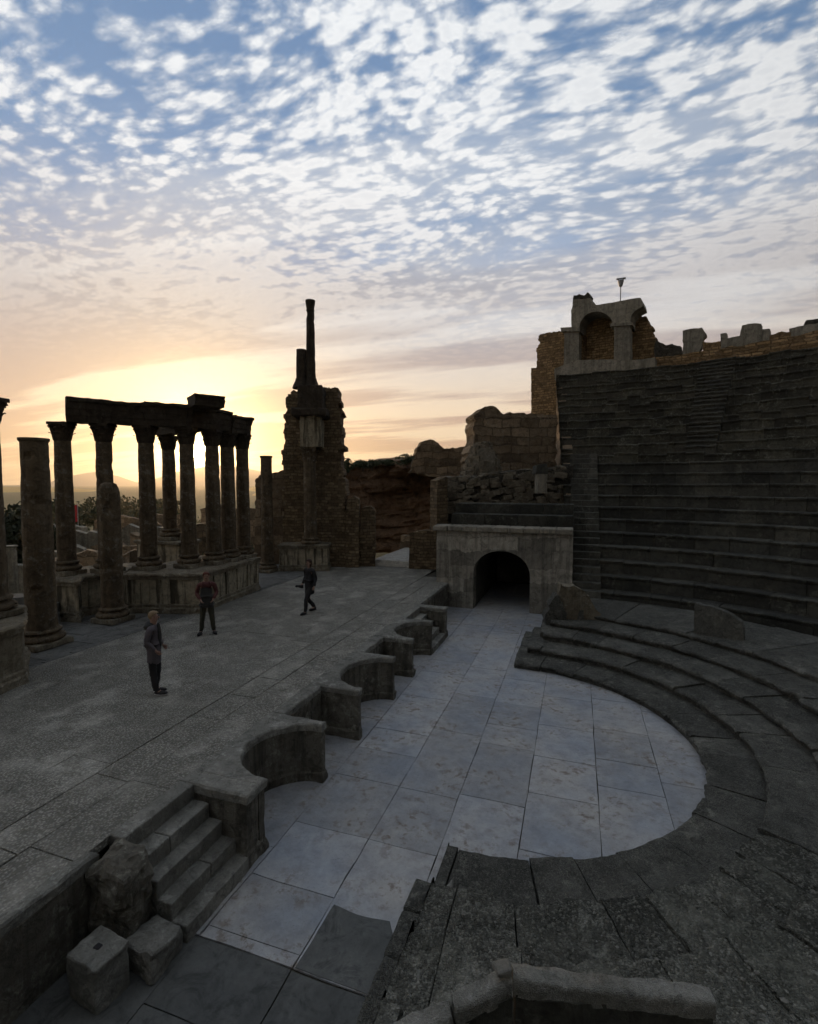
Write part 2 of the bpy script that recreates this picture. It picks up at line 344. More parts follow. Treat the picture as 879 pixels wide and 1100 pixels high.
# stage: solid fill + paving
ZS=1.05
mb=MB(); mb.box(-19,-5.45,-3,25.5,-.1,.98,amp=0,seg=3,r=.01); tag(obj('stage_core',mb,M['joint']),kind='structure')
def stage_hole(x,y): return x<-11.2
paving('stage_edge_paving',M['stage'],-6.62,-5.27,.2,21.6,ZS,[.62,.73],(.9,2.1),gap=.008,seed=3,th=.1)
paving('stage_pavement',M['stage'],-11.9,-6.63,-2.4,24.6,ZS,[1.5,1.3,1.7,1.2],(1.6,3.6),gap=.003,jz=.002,seed=12,th=.08)
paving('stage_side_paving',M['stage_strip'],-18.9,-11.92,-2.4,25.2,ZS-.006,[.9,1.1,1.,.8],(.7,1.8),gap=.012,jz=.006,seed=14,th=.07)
# ------------------------------------------------------------------ stage front wall (pulpitum)
XF=-4.2; XB=-5.05; XI=-5.32
sw=E('stage_front_wall',(XB,10,0)); tag(sw,'low stone stage front with alternating round and square niches and two small stairs','wall')
def unit(name,out,amp=.018,coping=True,o=0.):
    mb=MB(); mb.prism(out,-.02,.93,amp=amp,seg=.1,ch=.01,o=o,fs=4.); body=obj(name,mb,M['front'],sw)
    return body
def grow(out,d):
    n=len(out); res=[]
    for i in range(n):
        a=Vector(out[i-1]); p=Vector(out[i]); b=Vector(out[(i+1)%n])
        e1=(p-a).normalized(); e2=(b-p).normalized(); n1=Vector((e1.y,-e1.x)); n2=Vector((e2.y,-e2.x)); m=(n1+n2)
        m=m/max(.5,m.length_squared)*2*.5*1.0 if m.length>1e-6 else n1
        res.append((p.x+m.x*d*1.0,p.y+m.y*d*1.0))
    return res
def cope(out,body,o,z0=.935,z1=1.06,d=.045,amp=.022):
    mb=MB(); mb.prism(grow(out,d),z0,z1,amp=amp,seg=.08,ch=.025,o=o,fs=5.); obj('coping',mb,M['coping'],body)
def foot(out,body,o,z1=.2,d=.06):
    mb=MB(); mb.prism(grow(out,d),-.03,z1,amp=.03,seg=.1,ch=.04,o=o,fs=5.); obj('plinth',mb,M['front'],body)
def curved(y0,y1,o):
    # block from XI to XF with a half-round bay cut out of its front
    ym=(y0+y1)/2; r=(y1-y0)/2-.13; dx=XF-XB
    arc=[(XF-dx*math.sin(PI*k/18),ym+r*math.cos(PI*k/18)) for k in range(19)]   # from far tip to near tip
    out=[(XI,y0),(XF,y0)]+arc[::-1]+[(XF,y1),(XI,y1)]
    b=unit('curved_niche',out,o=o); cope(out,b,o); foot(out,b,o)
def straight(y0,y1,o,depth=XB):
    out=[(XI,y0),(depth,y0),(depth,y1),(XI,y1)]
    b=unit('recessed_wall',out,o=o); cope(out,b,o,d=.03); return b
curved(5.72,7.66,1.); straight(7.68,9.06,2.); curved(9.08,11.22,3.); straight(11.24,12.56,4.); curved(12.58,14.55,5.)
def pier(y0,y1,o,xf=XF,amp=.02,rough=False):
    out=[(XI,y0),(xf,y0),(xf,y1),(XI,y1)]
    b=unit('pier',out,amp=amp,o=o); cope(out,b,o,d=.05); foot(out,b,o,z1=.24); return b
pier(5.44,5.70,7.); pier(16.12,16.44,8.); 
straight(16.46,20.45,9.,depth=-5.2)
b=straight(-.6,4.0,10.,depth=-5.17)
def stairs(y0,y1,o):
    st=E('stair',(0,0,0)); st.parent=sw; r=root(sw); st.location=(0,0,0)
    for k in range(4):
        x1=XB+.215*(k+1)+.03; z=ZS-.21*(k+1); mb=MB(); ys=[y0,y1] if k%2 else [y0,(y0*(.62-.1*k)+y1*(.38+.1*k)),y1]
        for a,c in zip(ys,ys[1:]): mb.box(XI,x1,a+.006,c-.006,-.02,z,amp=.012,seg=.1,r=.016,o=o+k*.1,fs=4)
        obj('step',mb,M['coping'],st)
    mb=MB(); mb.box(XI,XB-.02,y0,y1,0,ZS+.004,amp=.008,seg=.2,r=.02,o=o); obj('landing_edge',mb,M['coping'],st)
stairs(4.28,5.43,20.); stairs(14.57,16.1,30.)
# broken pier beside the near stair, loose blocks
mb=MB(); mb.box(-5.2,-4.6,3.86,4.3,.0,1.07,amp=.1,seg=.055,r=.11,o=3.3,fs=3.); o_=obj('broken_pier',mb,M['front'],sw); tag(o_,'ruined pier with its top broken and rounded')
mb=MB(); mb.box(-4.6,-4.14,3.8,4.22,-.01,.32,amp=.045,seg=.05,r=.035,o=1.3,fs=4); tag(obj('stone_block',mb,M['coping']),'rough low stone lying at the foot of the near stage stair','stone block','loose stones')
t=E('stone_block',(-4.82,3.1,0)); tag(t,'squared grey block with a small socket hole on top, near the stage front','stone block','loose stones')
p1,p2,p3,p4=[onz(*q,.5) for q in ((70,1026),(105,994),(142,1008),(103,1041))]
c=(p1+p2+p3+p4)/4; t.location=(c.x,c.y,0)
ang=math.atan2((p3-p4).y+(p2-p1).y,(p3-p4).x+(p2-p1).x); L1=((p3-p4).length+(p2-p1).length)/2; L2=((p4-p1).length+(p3-p2).length)/2
mb=MB(); mb.box(-L1/2,L1/2,-L2/2,L2/2,0,.5,amp=.022,seg=.045,r=.022,o=6.6,fs=5,rot=0); 
for v in mb.v: v.rotate(Matrix.Rotation(ang,3,'Z'))
obj('body',mb,M['coping'],t,local=True)
mb=MB(); mb.box(-.035,.035,-.03,.03,.44,.507,amp=0,seg=.03,r=.004,o=1); obj('socket_hole_shade',mb,M['black'],t,local=True)  # solid black plug, paints the shade inside the socket
# ------------------------------------------------------------------ curved tiers round the orchestra
def ringblock(mb,cen,R0,R1,zb,zt,a0,a1,o,nose=.03,under=.05,amp=.02,xmin=None,zf=None,dmg=0.,step=.13,tread=0,tr=.0):
    n=max(2,int((a1-a0)*R1/step)); rows=[]
    P=[(R1,zb),(R1,zt)]+[(R1+(R0-R1)*q/(tread+1),zt) for q in range(1,tread+1)]+[(R1*.2+R0*.8,zt),(R0+nose*1.4,zt),(R0,zt-nose),(R0+.01,zt-nose-.05),(R0+under,zt-nose-.12),(R0+under,(zt+zb)/2),(R0+under*.6,zb)]
    for k in range(n+1):
        a=a0+(a1-a0)*k/n; row=[]; e=1. if 0<k<n else 0.
        for j,(r,z) in enumerate(P):
            q=Vector((cen.x+r*math.cos(a),cen.y+r*math.sin(a),z))
            j2=j-tread; w=amp*(1.8 if j2 in (3,4,5) else .6); jt=0<j<3+tread
            rr=r+(nz(q,3.,o)+.6*nz(q,9.,o))*w; zz=z+(nz(q,2.5,o+4)+.5*nz(q,8.,o+4))*w*(.8 if 0<j2<6 or jt else 0)+(tr*(nz(q,9.,o+2)+.7*nz(q,19.,o)) if jt or j2==3 else 0)
            if dmg and j2 in (2,3,4,5):
                c=nz(q,1.3,o+17); 
                if c>.25: zz-=dmg*(c-.25)*(1 if j2>2 else .3); rr+=dmg*(c-.25)*.8
            zz=zz+(zf(a)*(1 if 0<j2<9 or jt else 0) if zf else 0)
            x=cen.x+rr*math.cos(a); y=cen.y+rr*math.sin(a)
            if not e: x+=0
            if xmin is not None: x=max(x,xmin)
            row.append(Vector((x,y,zz)))
        rows.append(row)
    mb.grid(rows,closed=True,capa=True,capb=True)
def ring(mb,cen,R0,R1,zb,zt,A0,A1,bl,seed,xmin=None,jz=.008,rj=.012,**k):
    rd=random.Random(seed); a=A0
    while a<A1-.01:
        w=rd.uniform(*bl)/R0; b=min(A1,a+w); g=.006/R0*rd.uniform(.5,2.2)
        if A1-b<.25*w: b=A1
        ok=xmin is None or max(cen.x+R0*math.cos((a+b)/2),cen.x+R1*math.cos((a+b)/2))>xmin-.3
        if ok:
            dr=rd.uniform(-rj,rj)+(rd.uniform(.05,.22) if rj>.03 and rd.random()<.12 else 0); ringblock(mb,cen,R0+dr,R1,zb,zt+rd.uniform(-jz,jz)-(rd.uniform(.06,.2) if rj>.03 and rd.random()<.15 else 0),a+g,b-g,seed*.37+rd.random(),xmin=xmin,**k)
        a=b
low=E('orchestra_platform',(3.5,10.35,0)); tag(low,'low curved stone platform of five worn steps around the pale orchestra floor','platform')
TR=[(3.76,.20),(4.62,.39),(5.5,.57),(6.38,.74),(7.4,.90)]
RB=10.45
for i,(r,z) in enumerate(TR):
    r1=TR[i+1][0]+.25 if i<4 else RB
    mb=MB(); xm=-1.62+.29*i
    dn=lambda a,i=i: -(.03+.025*i)*max(0,math.cos(a+PI/2))**2 if a<0 else 0.
    amax=math.acos(max(-1,min(1,(xm-CC.x)/r)))+.02 if (xm-CC.x)<r else .1
    # far half: smooth grey stone; near half: pebbly worn stone
    ring(mb,CC,r,r1,-.03,z,R(-30),PI/2+.1,(.6,1.35),40+i,xmin=xm,jz=.022 if i else .01,rj=.026 if i else .008,zf=dn,amp=.03,under=.07,step=.09,dmg=.12)
    mb.box(xm,xm+.55,CC.y+r+.25,17.35,-.03,z-.004,amp=.03,seg=.12,r=.03,o=i*2.,fs=4)
    obj('step_ring',mb,M['tier'],low)
    mb=MB(); xm2=-1.65+.02*i
    ring(mb,CC,r,r1,-.03,z,-PI/2-.35,R(-30)-.002,(.45,1.1),60+i,xmin=xm2,jz=.02,zf=dn,amp=.05 if i else .014,under=.03,step=.06,tread=9 if i<4 else 22,tr=.035 if i else .008)
    tag(obj('step_ring',mb,M['tier_rough'] if i else M['tier'],low),'pebbly weathered stretch of the steps nearest the camera')
mb=MB(); rd=random.Random(77)
for q_ in range(1700):
    a=R(rd.uniform(-97,-22)); rr=4.7+4.6*rd.random()**.9; x=CC.x+rr*math.cos(a); y=CC.y+rr*math.sin(a)
    if x<-1.15 or nz((x,y,0),1.7,3.)<-.12: continue
    i=max(k for k in range(5) if TR[k][0]-.02<=rr); z=TR[i][1]-(.03+.025*i)*max(0,math.cos(a+PI/2))**2; s_=rd.uniform(.008,.026)*(1.5 if rd.random()<.08 else 1)
    c=Vector((x,y,z+.006)); an_=rd.random()*6.3; P=[c+Vector((math.cos(an_+b_)*s_*rd.uniform(.7,1.3),math.sin(an_+b_)*s_*rd.uniform(.7,1.3),rd.uniform(-.2,.2)*s_)) for b_ in (0,1.2,2.5,3.8,5.)]
    n_=len(mb.v); mb.add(P+[c+Vector((0,0,s_*rd.uniform(.5,.9)))],[(b_,(b_+1)%5,5) for b_ in range(5)])
tag(obj('gravel',mb,M['coping']),'small loose chips scattered on the near steps','gravel',kind='stuff')
# straight kerb closing the steps along the near passage
mb=MB(); y=1.1
for l in (.95,.8,1.05,.9,.62,.5):
    mb.box(-1.93,-1.6,y+.01,y+l-.01,-.03,.13,amp=.02,seg=.1,r=.03,o=y,fs=4); y+=l
obj('kerb',mb,M['tier'],low)
mb=MB(); y=1.2
for l in (.8,.7,.95,.75,.62,.4):
    mb.box(-1.62,-1.2,y+.01,y+l-.01,-.03,.22+.02*math.sin(y*5),amp=.03,seg=.08,r=.04,o=y+4,fs=4); y+=l
obj('kerb',mb,M['tier_rough'],low)
# ------------------------------------------------------------------ bank of seats
RSEAT=10.227; TS=.661; HS=.518; Z0=1.162; NR=23
bank=E('seating_bank',(9.,16.,0)); tag(bank,'huge dark semicircular bank of worn stone seat rows rising to the skyline','seating bank')
A_N=R(-72)
for k in range(NR):
    r=RSEAT+TS*k; z=Z0+HS*k; xm=-.18-.058*k; mb=MB()
    a1=math.acos((xm-SC.x)/r)+.03 if abs(xm-SC.x)<r else PI/2
    worn=k>10
    r1=r+TS+.16 if k<NR-1 else r+TS+.6
    ring(mb,SC,r,r1,z-HS-.12 if k else -.05,z,A_N,R(33),(1.2,2.2),100+k,xmin=None,jz=.02,amp=.03,step=.5,under=.05)
    ring(mb,SC,r,r1,z-HS-.12 if k else -.05,z,R(33),a1,(.8,1.6) if not worn else (.6,1.3),200+k,xmin=xm,jz=.014 if not worn else .034,amp=.018 if not worn else .026,step=.16,under=.05,dmg=0. if not worn else .15,rj=.012 if not worn else .034)
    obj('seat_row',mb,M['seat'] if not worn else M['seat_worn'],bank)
mb=MB(); rows=[]
for q_ in range(60):
    a=R(-72)+(R(97)-R(-72))*q_/59; row=[]
    for k in range(NR+1):
        for rr,zz in ((RSEAT+TS*k+.1,Z0+HS*k-.62),(RSEAT+TS*k+.1,Z0+HS*k-.16),(RSEAT+TS*k+.7,Z0+HS*k-.16)): 
            x=SC.x+rr*math.cos(a); row.append(Vector((max(x,-.12-.058*k),SC.y+rr*math.sin(a),zz-(.55 if k==NR else 0))))
    rows.append(row)
mb.grid(rows); obj('rubble_core',mb,M['joint'],bank)
# side retaining face of the seat bank and its rubble heart
mb=MB(); out=[(10.4,-.1)]+[(10.4+TS*k,Z0+HS*k-.35) for k in range(NR)]+[(25.8,12.1),(25.8,-.1)]
mb.slabpoly([(y,z) for y,z in out][::-1],-.25,.25,amp=.04,seg=.4,o=2)
for v in mb.v: 
    yy=SC.y+v.x; v[:]=(-.0-.062*max(0,(v.x-10.4)/TS)+v.y+.22,yy,v.z)
obj('retaining_wall',mb,M['bigblock'],bank)
# near-left stair: two low steps for every seat row
st=E('stairway',(0,0,0)); st.parent=bank
for k in range(0,12):
    r=RSEAT+TS*k; z=Z0+HS*k-HS/2
    def yat(x,rr): return SC.y+math.sqrt(rr*rr-(x-SC.x)**2)
    for half in (0,1):
        zt=Z0+HS*(k-1)+HS*.5*(half+1)+.012; rr=r-.33+.33*half-.012; mb=MB(); rd=random.Random(k*2+half)
        xs_=[-.05-.03*k,.35+rd.uniform(-.2,.3),.96]
        for a,c in zip(xs_,xs_[1:]):
            y0=yat((a+c)/2,rr); mb.box(a+.005,c-.005,y0,y0+.42,zt-.5,zt,amp=.012,seg=.15,r=.02,o=k+half*.5,rot=-((a+c)/2)/rr*.9)
        obj('step',mb,M['stair'],st)
mb=MB()
for k in range(0,12):
    pass
# upper radial stair
st=E('stairway',(0,0,0)); st.parent=bank; aa=math.atan2(*(at(768,440,28.2)-SC).yx)
for k in range(12,23):
    for half in (0,1):
        r=RSEAT+TS*k-.33+.33*half; zt=Z0+HS*(k-1)+HS*.5*(half+1)+.03; mb=MB()
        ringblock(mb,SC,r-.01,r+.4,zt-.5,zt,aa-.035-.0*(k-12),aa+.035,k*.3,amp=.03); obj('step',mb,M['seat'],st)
# loose slab standing on the steps (remains of the parapet) and far parapet stump
def upright(name,px0,px1,ybase,ytop0,ytop1,d,thick,label,cat,mat,corner=None,group=None,zb=None):
    a=at(px0,ybase,d); b=at(px1,ybase,d); 
    return a,b
a=at(746,678,14.75); b=at(799,686,13.9); ax=(b-a); L=ax.xy.length; an=math.atan2(ax.y,ax.x)
t=E('parapet_slab',(a.x,a.y,.78),an); tag(t,'upright worn parapet slab with rounded right corner standing on the curved steps','stone slab')
mb=MB(); hh=.95; mb.slabpoly([(0,-.03),(L,-.03),(L+.02,.45),(L-.06,.66),(L-.3,.82),(L*.6,.9),(L*.3,.97),(.02,1.0)],-.12,.12,amp=.03,seg=.09,o=4.,fs=4,rag=.03); obj('body',mb,M['tier'],t,local=True)
# ------------------------------------------------------------------ parapets closing the seats near the passages
def rockwall(name,P,label,cat,mat,thick=.3,o=0.,amp=.04,group=None,parts=None):
    """P = plan line start/end + outline in (s,z)"""
    (ax,ay),(bx,by),out=P; an=math.atan2(by-ay,bx-ax); t=E(name,(ax,ay,0),an); tag(t,label,cat,group)
    mb=MB(); mb.slabpoly(out,-thick/2,thick/2,amp=amp,seg=.1,o=o,fs=3.,rag=amp); obj('body',mb,mat,t,local=True); return t
t=E('parapet_stump',(-.2,17.5,0),.22); tag(t,'broken parapet stump beside the vaulted passage at the end of the curved steps','parapet','remains of the parapets')
mb=MB(); mb.slabpoly([(-.85,0),(-.2,0),(-.15,.9),(-.25,1.35),(-.45,1.55),(-.7,1.3),(-.85,.7)],-.35,.2,amp=.08,seg=.07,o=5.,fs=3.5,rag=.09); obj('broken_end',mb,M['tier'],t,local=True)
mb=MB(); mb.slabpoly([(-.35,0),(1.05,0),(1.0,.95),(.8,1.15),(.6,1.5),(.42,1.72),(.15,1.9),(-.05,1.85),(-.3,1.95),(-.38,1.5),(-.32,.8)],-.22,.25,amp=.07,seg=.07,o=3.,fs=3.5,rag=.08); obj('upright',mb,M['plinth'],t,local=True)
# near parapet: rounded coping coloured as a lit rim on upright slabs coloured as shaded
def coped(a,b,za,zc,parent,w=.072,o=0.):
    A=Vector((a[0],a[1],za)); B=Vector((b[0],b[1],zc)); d=(B-A); L=d.length; d.normalize(); n=Vector((-d.y,d.x,0)).normalized(); ns=max(3,int(L/.05))
    mb=MB(); rows=[]
    for k in range(ns+1):
        p=A+d*L*k/ns; row=[]; e=.86 if k in (0,ns) else 1
        P=[(1.,-.13),(1.,-.06)]+[(math.copysign(abs(math.cos(t))**.42,math.cos(t)),-.06+.06*math.sin(t)**.6) for t in [PI*j/11 for j in range(1,11)]]+[(-1.,-.06),(-1.,-.13)]
        for u,h in P:
            q=p+n*u*w*e+Vector((0,0,(h-.035)*1.)); q+=nv(q,4,o)*.010+nv(q,13,o)*.012+nv(q,30,o)*.005; row.append(q)
        rows.append(row)
    mb.grid(rows,closed=True,capa=True,capb=True); body=None
    mc=mb; mb=MB(); rows=[]
    for k in range(ns+1):
        p=A+d*(L*(.01+.98*k/ns)); row=[]; w2=w*.96
        for m in range(9): q=p+n*w2; q.z=(p.z-.15)*(1-m/8.) ; row.append(q)
        for m in range(8,-1,-1): q=p-n*w2; q.z=(p.z-.15)*(1-m/8.); row.append(q)
        rows.append([q+nv(q,4,o+2)*.02+nv(q,11,o)*.01 for q in row])
    mb.grid(rows,closed=True,capa=True,capb=True); body=obj('slab',mb,M['seat'],parent); obj('coping',mc,M['coping_lit'],body)
pp=E('parapet',(0.2,3.3,0)); tag(pp,'foreground parapet of upright stone slabs with a rounded lichened coping coloured pale as a lit rim','parapet','remains of the parapets')
coped((-.37,3.36),(.93,3.66),1.9,1.88,pp,o=2.)
coped((-.74,3.12),(-.39,3.34),1.80,1.9,pp,o=5.)
coped((-1.42,2.66),(-.76,3.1),1.64,1.77,pp,o=8.)
mb=MB(); mb.box(-.50,-.38,3.27,3.37,1.86,1.915,amp=.04,seg=.04,r=.03,o=7,rot=.5); tag(obj('stone_chip',mb,M['coping']),'pale broken stone chip lying on the foreground parapet corner','stone')
q=onz(480,962,.22); mb=MB(); mb.prism([(q.x-.11,q.y-.16),(q.x+.12,q.y-.19),(q.x+.06,q.y+.02),(q.x+.03,q.y+.26),(q.x-.04,q.y+.08)],.12,.27,amp=.012,seg=.05,ch=.02,o=2)
tag(obj('stone_shard',mb,M['coping']),'small pointed pale shard of stone at the corner of the curved steps','stone')
# ------------------------------------------------------------------ tribunal with vaulted passage (far side)
def archpts(cx,zc,rx,rz,n=16,a0=0.,a1=PI): return [(cx+rx*math.cos(a0+(a1-a0)*k/n),zc+rz*math.sin(a0+(a1-a0)*k/n)) for k in range(n+1)]
TY=20.5; TX0=-5.72; TX1=-.12
tri=E('tribunal',((TX0+TX1)/2,TY,0)); tag(tri,'pale ashlar platform with a dark vaulted passage opening onto the orchestra','platform','platforms over the vaulted passages')
def plane_px(px,py,P,d):  # intersection of a picture ray with an upright plane through P along direction d
    r=ray(px,py); n=Vector((-d.y,d.x,0)); t=(P-C0).dot(n)/r.dot(n); w=C0+r*t; return ((w-P).dot(d),w.z)
ac=-2.93; aw=1.17
mb=MB(); out=[(TX0,-.03),(ac-aw,-.03)]+[(x,z) for x,z in archpts(ac,1.55,aw,.98)][::-1]+[(ac+aw,-.03),(TX1,-.03),(TX1,3.3),(TX0,3.3)]
mb.slabpoly(out,TY,TY+.6,amp=.012,seg=.25,o=1.); obj('facade',mb,M['arch'],tri)
mb=MB()
for k in range(9):
    a=TX0-.12+(TX1-TX0+.12)*k/9; b_=TX0-.12+(TX1-TX0+.12)*(k+1)/9; mb.box(a+.004,b_-.004,TY-.17,TY+.9,3.3,3.52,amp=.02,seg=.12,r=.05,o=k,fs=4)
obj('cornice',mb,M['ashlar'],tri)
# vault tunnel
mb=MB(); prof=[(ac+aw,-.03),(ac+aw,.8)]+archpts(ac,1.55,aw,.98)+[(ac-aw,.8),(ac-aw,-.03)]
mb.grid([[Vector((x,y,z))+nv((x,y,z),1.5)*.03 for x,z in prof] for y in (TY+.58,TY+2,TY+3.5,TY+5,TY+7)],flip=False)
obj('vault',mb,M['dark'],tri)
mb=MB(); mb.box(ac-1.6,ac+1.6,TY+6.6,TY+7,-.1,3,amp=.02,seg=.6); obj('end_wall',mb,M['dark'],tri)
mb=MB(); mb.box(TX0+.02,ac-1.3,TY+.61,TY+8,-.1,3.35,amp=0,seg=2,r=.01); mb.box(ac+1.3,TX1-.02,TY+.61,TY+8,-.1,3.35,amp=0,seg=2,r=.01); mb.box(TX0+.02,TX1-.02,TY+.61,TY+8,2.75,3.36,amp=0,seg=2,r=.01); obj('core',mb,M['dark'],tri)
for i,(x0,y0,z1) in enumerate(((-5.3,TY+.95,3.98),(-5.3,TY+1.75,4.42))):
    mb=MB(); x=x0
    rd=random.Random(i)
    while x<TX1-.05:
        l=rd.uniform(.9,1.6); e=min(TX1,x+l); mb.box(x+.004,e-.004,y0,y0+1.1,3.3,z1,amp=.015,seg=.2,r=.03,o=i+x,fs=3); x=e
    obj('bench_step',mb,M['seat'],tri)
# near tribunal, under the camera
tri2=E('tribunal',(-2.9,-.2,0)); tag(tri2,'mirror platform over the near passage, below and left of the viewpoint','platform','platforms over the vaulted passages')
mb=MB(); out=[(-5.7,-.03),(ac-aw,-.03)]+archpts(ac,1.55,aw,.98)[::-1]+[(ac+aw,-.03),(-.2,-.03),(-.2,3.3),(-5.7,3.3)]
mb.slabpoly(out,-.65,-.05,amp=.012,seg=.4,o=1.); obj('facade',mb,M['arch'],tri2)
mb=MB(); mb.box(-5.8,.6,-4,.06,3.3,3.5,amp=.015,seg=.5,r=.04,o=3); obj('cornice',mb,M['ashlar'],tri2)
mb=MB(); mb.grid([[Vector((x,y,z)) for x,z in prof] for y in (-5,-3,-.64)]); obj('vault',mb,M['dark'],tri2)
# ------------------------------------------------------------------ ruins above the tribunal
def wall_px(name,label,cat,mat,P0,P1,pts,thick,o=0.,amp=.05,rag=.08,group=None,course=0.,y0=0.,seg=.15,parent=None,pname='body'):
    d=(P1-P0); d.z=0; d.normalize(); base=Vector((P0.x,P0.y,0)); an=math.atan2(d.y,d.x)
    out=[(*plane_px(p[0],p[1],P0,d),*( (p[2],) if len(p)>2 else (rag,))) for p in pts]
    if parent is None: t=E(name,(P0.x,P0.y,0),an); tag(t,label,cat,group)
    else: t=parent
    # outline must run counter-clockwise in (x,z)
    A=sum(a[0]*b[1]-b[0]*a[1] for a,b in zip(out,out[1:]+out[:1]))
    if A<0: out=out[::-1]
    mb=MB(); mb.slabpoly(out,y0,y0+thick,amp=amp,seg=seg,o=o,rag=rag,course=course); obj(pname,mb,mat,t,local=True); return t
def PL(x0,d0,x1,d1): a=at(x0,500,d0); b=at(x1,500,d1); a.z=b.z=0; return a,b
a,b=PL(470,23.6,614,24.6)
t=wall_px('ruined_wall','rubble core wall with a broken sloping top, standing on the platform over the vaulted passage','ruined wall',M['rubble'],a,b,[(482,570),(616,570),(616,500),(590,503),(578,506),(560,505),(545,507),(520,511),(500,514),(482,517)],1.3,o=2.,amp=.14,rag=.12,group='ruined walls above the passage')
mb=MB(); rd=random.Random(4); dd_=(b-a).normalized()
for k in range(230):
    px=rd.uniform(483,606); py=rd.uniform(508 if px>560 else 520-(px-483)*.12,552); x_,z_=plane_px(px,py,a,dd_); w_=rd.uniform(.09,.26)
    mb.box(x_-w_,x_+w_,-.13,.25,z_-w_*.55,z_+w_*.55,amp=.04,seg=.15,r=.035,o=k*.7,tilt=rd.uniform(-.3,.3))
for k in range(26):
    px=483+k*4.9; x_,z_=plane_px(px,(515-(px-483)*.1),a,dd_); w_=rd.uniform(.12,.3); mb.box(x_-w_,x_+w_,.0,.6,z_-.25,z_+rd.uniform(-.02,.14),amp=.06,seg=.15,r=.04,o=k+.3)
obj('rubble_facing',mb,M['ashlar_dark'],t,local=True)
a,b=PL(466,22.6,484,22.9)
wall_px('stone_pier','dark square pier at the left end of the platform over the passage','pier',M['masonry'],a,b,[(469,572),(481,572),(481,514),(479,512),(470,516)],.8,o=3.,amp=.04,rag=.04)
a,b=PL(560,22.9,600,23.0)
t=wall_px('stone_post','small pale upright block against the left edge of the seat rows','stone block',M['ashlar'],a,b,[(578,530),(588,530),(588,509),(578,509)],.5,o=4.,amp=.03,rag=.02)
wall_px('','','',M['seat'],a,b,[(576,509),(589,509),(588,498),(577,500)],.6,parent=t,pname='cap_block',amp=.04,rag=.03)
a,b=PL(500,27.5,600,28.5)
wall_px('ruined_wall','tall weathered block wall with a rounded rubble knob on its left end, left of the upper seats','ruined wall',M['bigblock'],a,b,[(507,530),(598,530),(598,446),(583,445),(566,444),(548,443),(541,445),(536,440),(529,436),(521,437),(515,441),(510,446),(512,452),(508,459),(510,470),(508,478),(504,486)],1.6,o=5.,amp=.12,rag=.14,group='ruined walls above the passage')
q=at(518,506,26.6); t=E('rubble_heap',(q.x,q.y,q.z-1.6)); tag(t,'conical heap of rubble masonry leaning against the tall block wall','rubble'); mb=MB(); rd=random.Random(31)
mb.lathe([(1.35,-1.),(1.2,1.0),(.95,2.0),(.55,2.75),(.2,3.0)],18,0,0,amp=.2,o=3.)
for k in range(260):
    zz=rd.uniform(0.,3.05); r_=1.3-1.1*(zz/3.05)**1.5; a_=rd.random()*6.3; x,y=r_*math.cos(a_),r_*math.sin(a_); w_=rd.uniform(.13,.32); mb.box(x-w_,x+w_,y-w_*.7,y+w_*.7,zz-w_*.6,zz+w_*.5,amp=.05,seg=.2,r=.03,o=k,rot=a_+1.57)
obj('body',mb,M['ashlar_dark'],t,local=True)
a,b=PL(440,33.6,510,34.2)
wall_px('ruined_wall','low orange brown wall with a boulder on top, at the cliff edge left of the block wall','ruined wall',M['bigblock'],a,b,[(440,508),(512,520),(512,477),(500,480),(478,482),(473,478),(469,474),(462,472),(453,475),(448,483),(445,494)],1.2,o=7.,amp=.14,rag=.12,group='ruined walls above the passage')
# wall block at the stage end, left of the tribunal
a,b=PL(438,24.6,470,24.2)
wall_px('low_wall','low dark masonry wall block between the paved gap and the vaulted platform','wall',M['masonry'],a,b,[(439,612),(469,612),(469,571),(455,570),(440,573)],.9,o=8.,amp=.04,rag=.04)
# ------------------------------------------------------------------ red-brown cliff
mb=MB(); cols=[]; prof=[(352,512,31),(365,505,31.5),(375,499,32),(388,497,33),(405,495,33.5),(420,493,34),(440,491,34.5),(452,488,35),(470,482,35),(490,480,35),(515,478,35.5),(560,470,36),(600,460,37)]
rows=[]; nC=90; nR=40
for j in range(nR+1):
    row=[]
    for i in range(nC+1):
        px=352+(600-352)*i/nC
        for (a,ya,da),(b,yb,db) in zip(prof,prof[1:]):
            if a<=px<=b: f=(px-a)/(b-a); py=ya+(yb-ya)*f; d=da+(db-da)*f; break
        top=at(px,py,d); f=j/nR; z=.6+(top.z-.6)*f; q=Vector((top.x,top.y,z))
        lay=noise.fractal(Vector((q.x*.35,q.y*.35,q.z*1.9)),1.,2.,4); bulge=noise.fractal(Vector((q.x*.25+7,q.y*.2,q.z*.3)),1.,2.,5)
        crack=abs(noise.noise(Vector((q.x*1.1,q.y*.3,q.z*.8))))
        dirn=Vector((FW.x,FW.y,0)).normalized(); q+=dirn*(lay*.55+bulge*1.1-.35*max(0,.12-crack)*-8*.3+f*1.2)+Vector((0,0,lay*.12+(f>.97)*bulge*.3))
        row.append(q)
    rows.append(row)
last=[p+Vector((FW.x,FW.y,0))*2.5+Vector((0,0,.25*nz(p,.8))) for p in rows[-1]]; last2=[p+Vector((FW.x,FW.y,0))*14+Vector((0,0,1.)) for p in rows[-1]]
rows+= [last,last2]; mb.grid(rows); tag(obj('cliff',mb,M['cliff']),kind='structure')
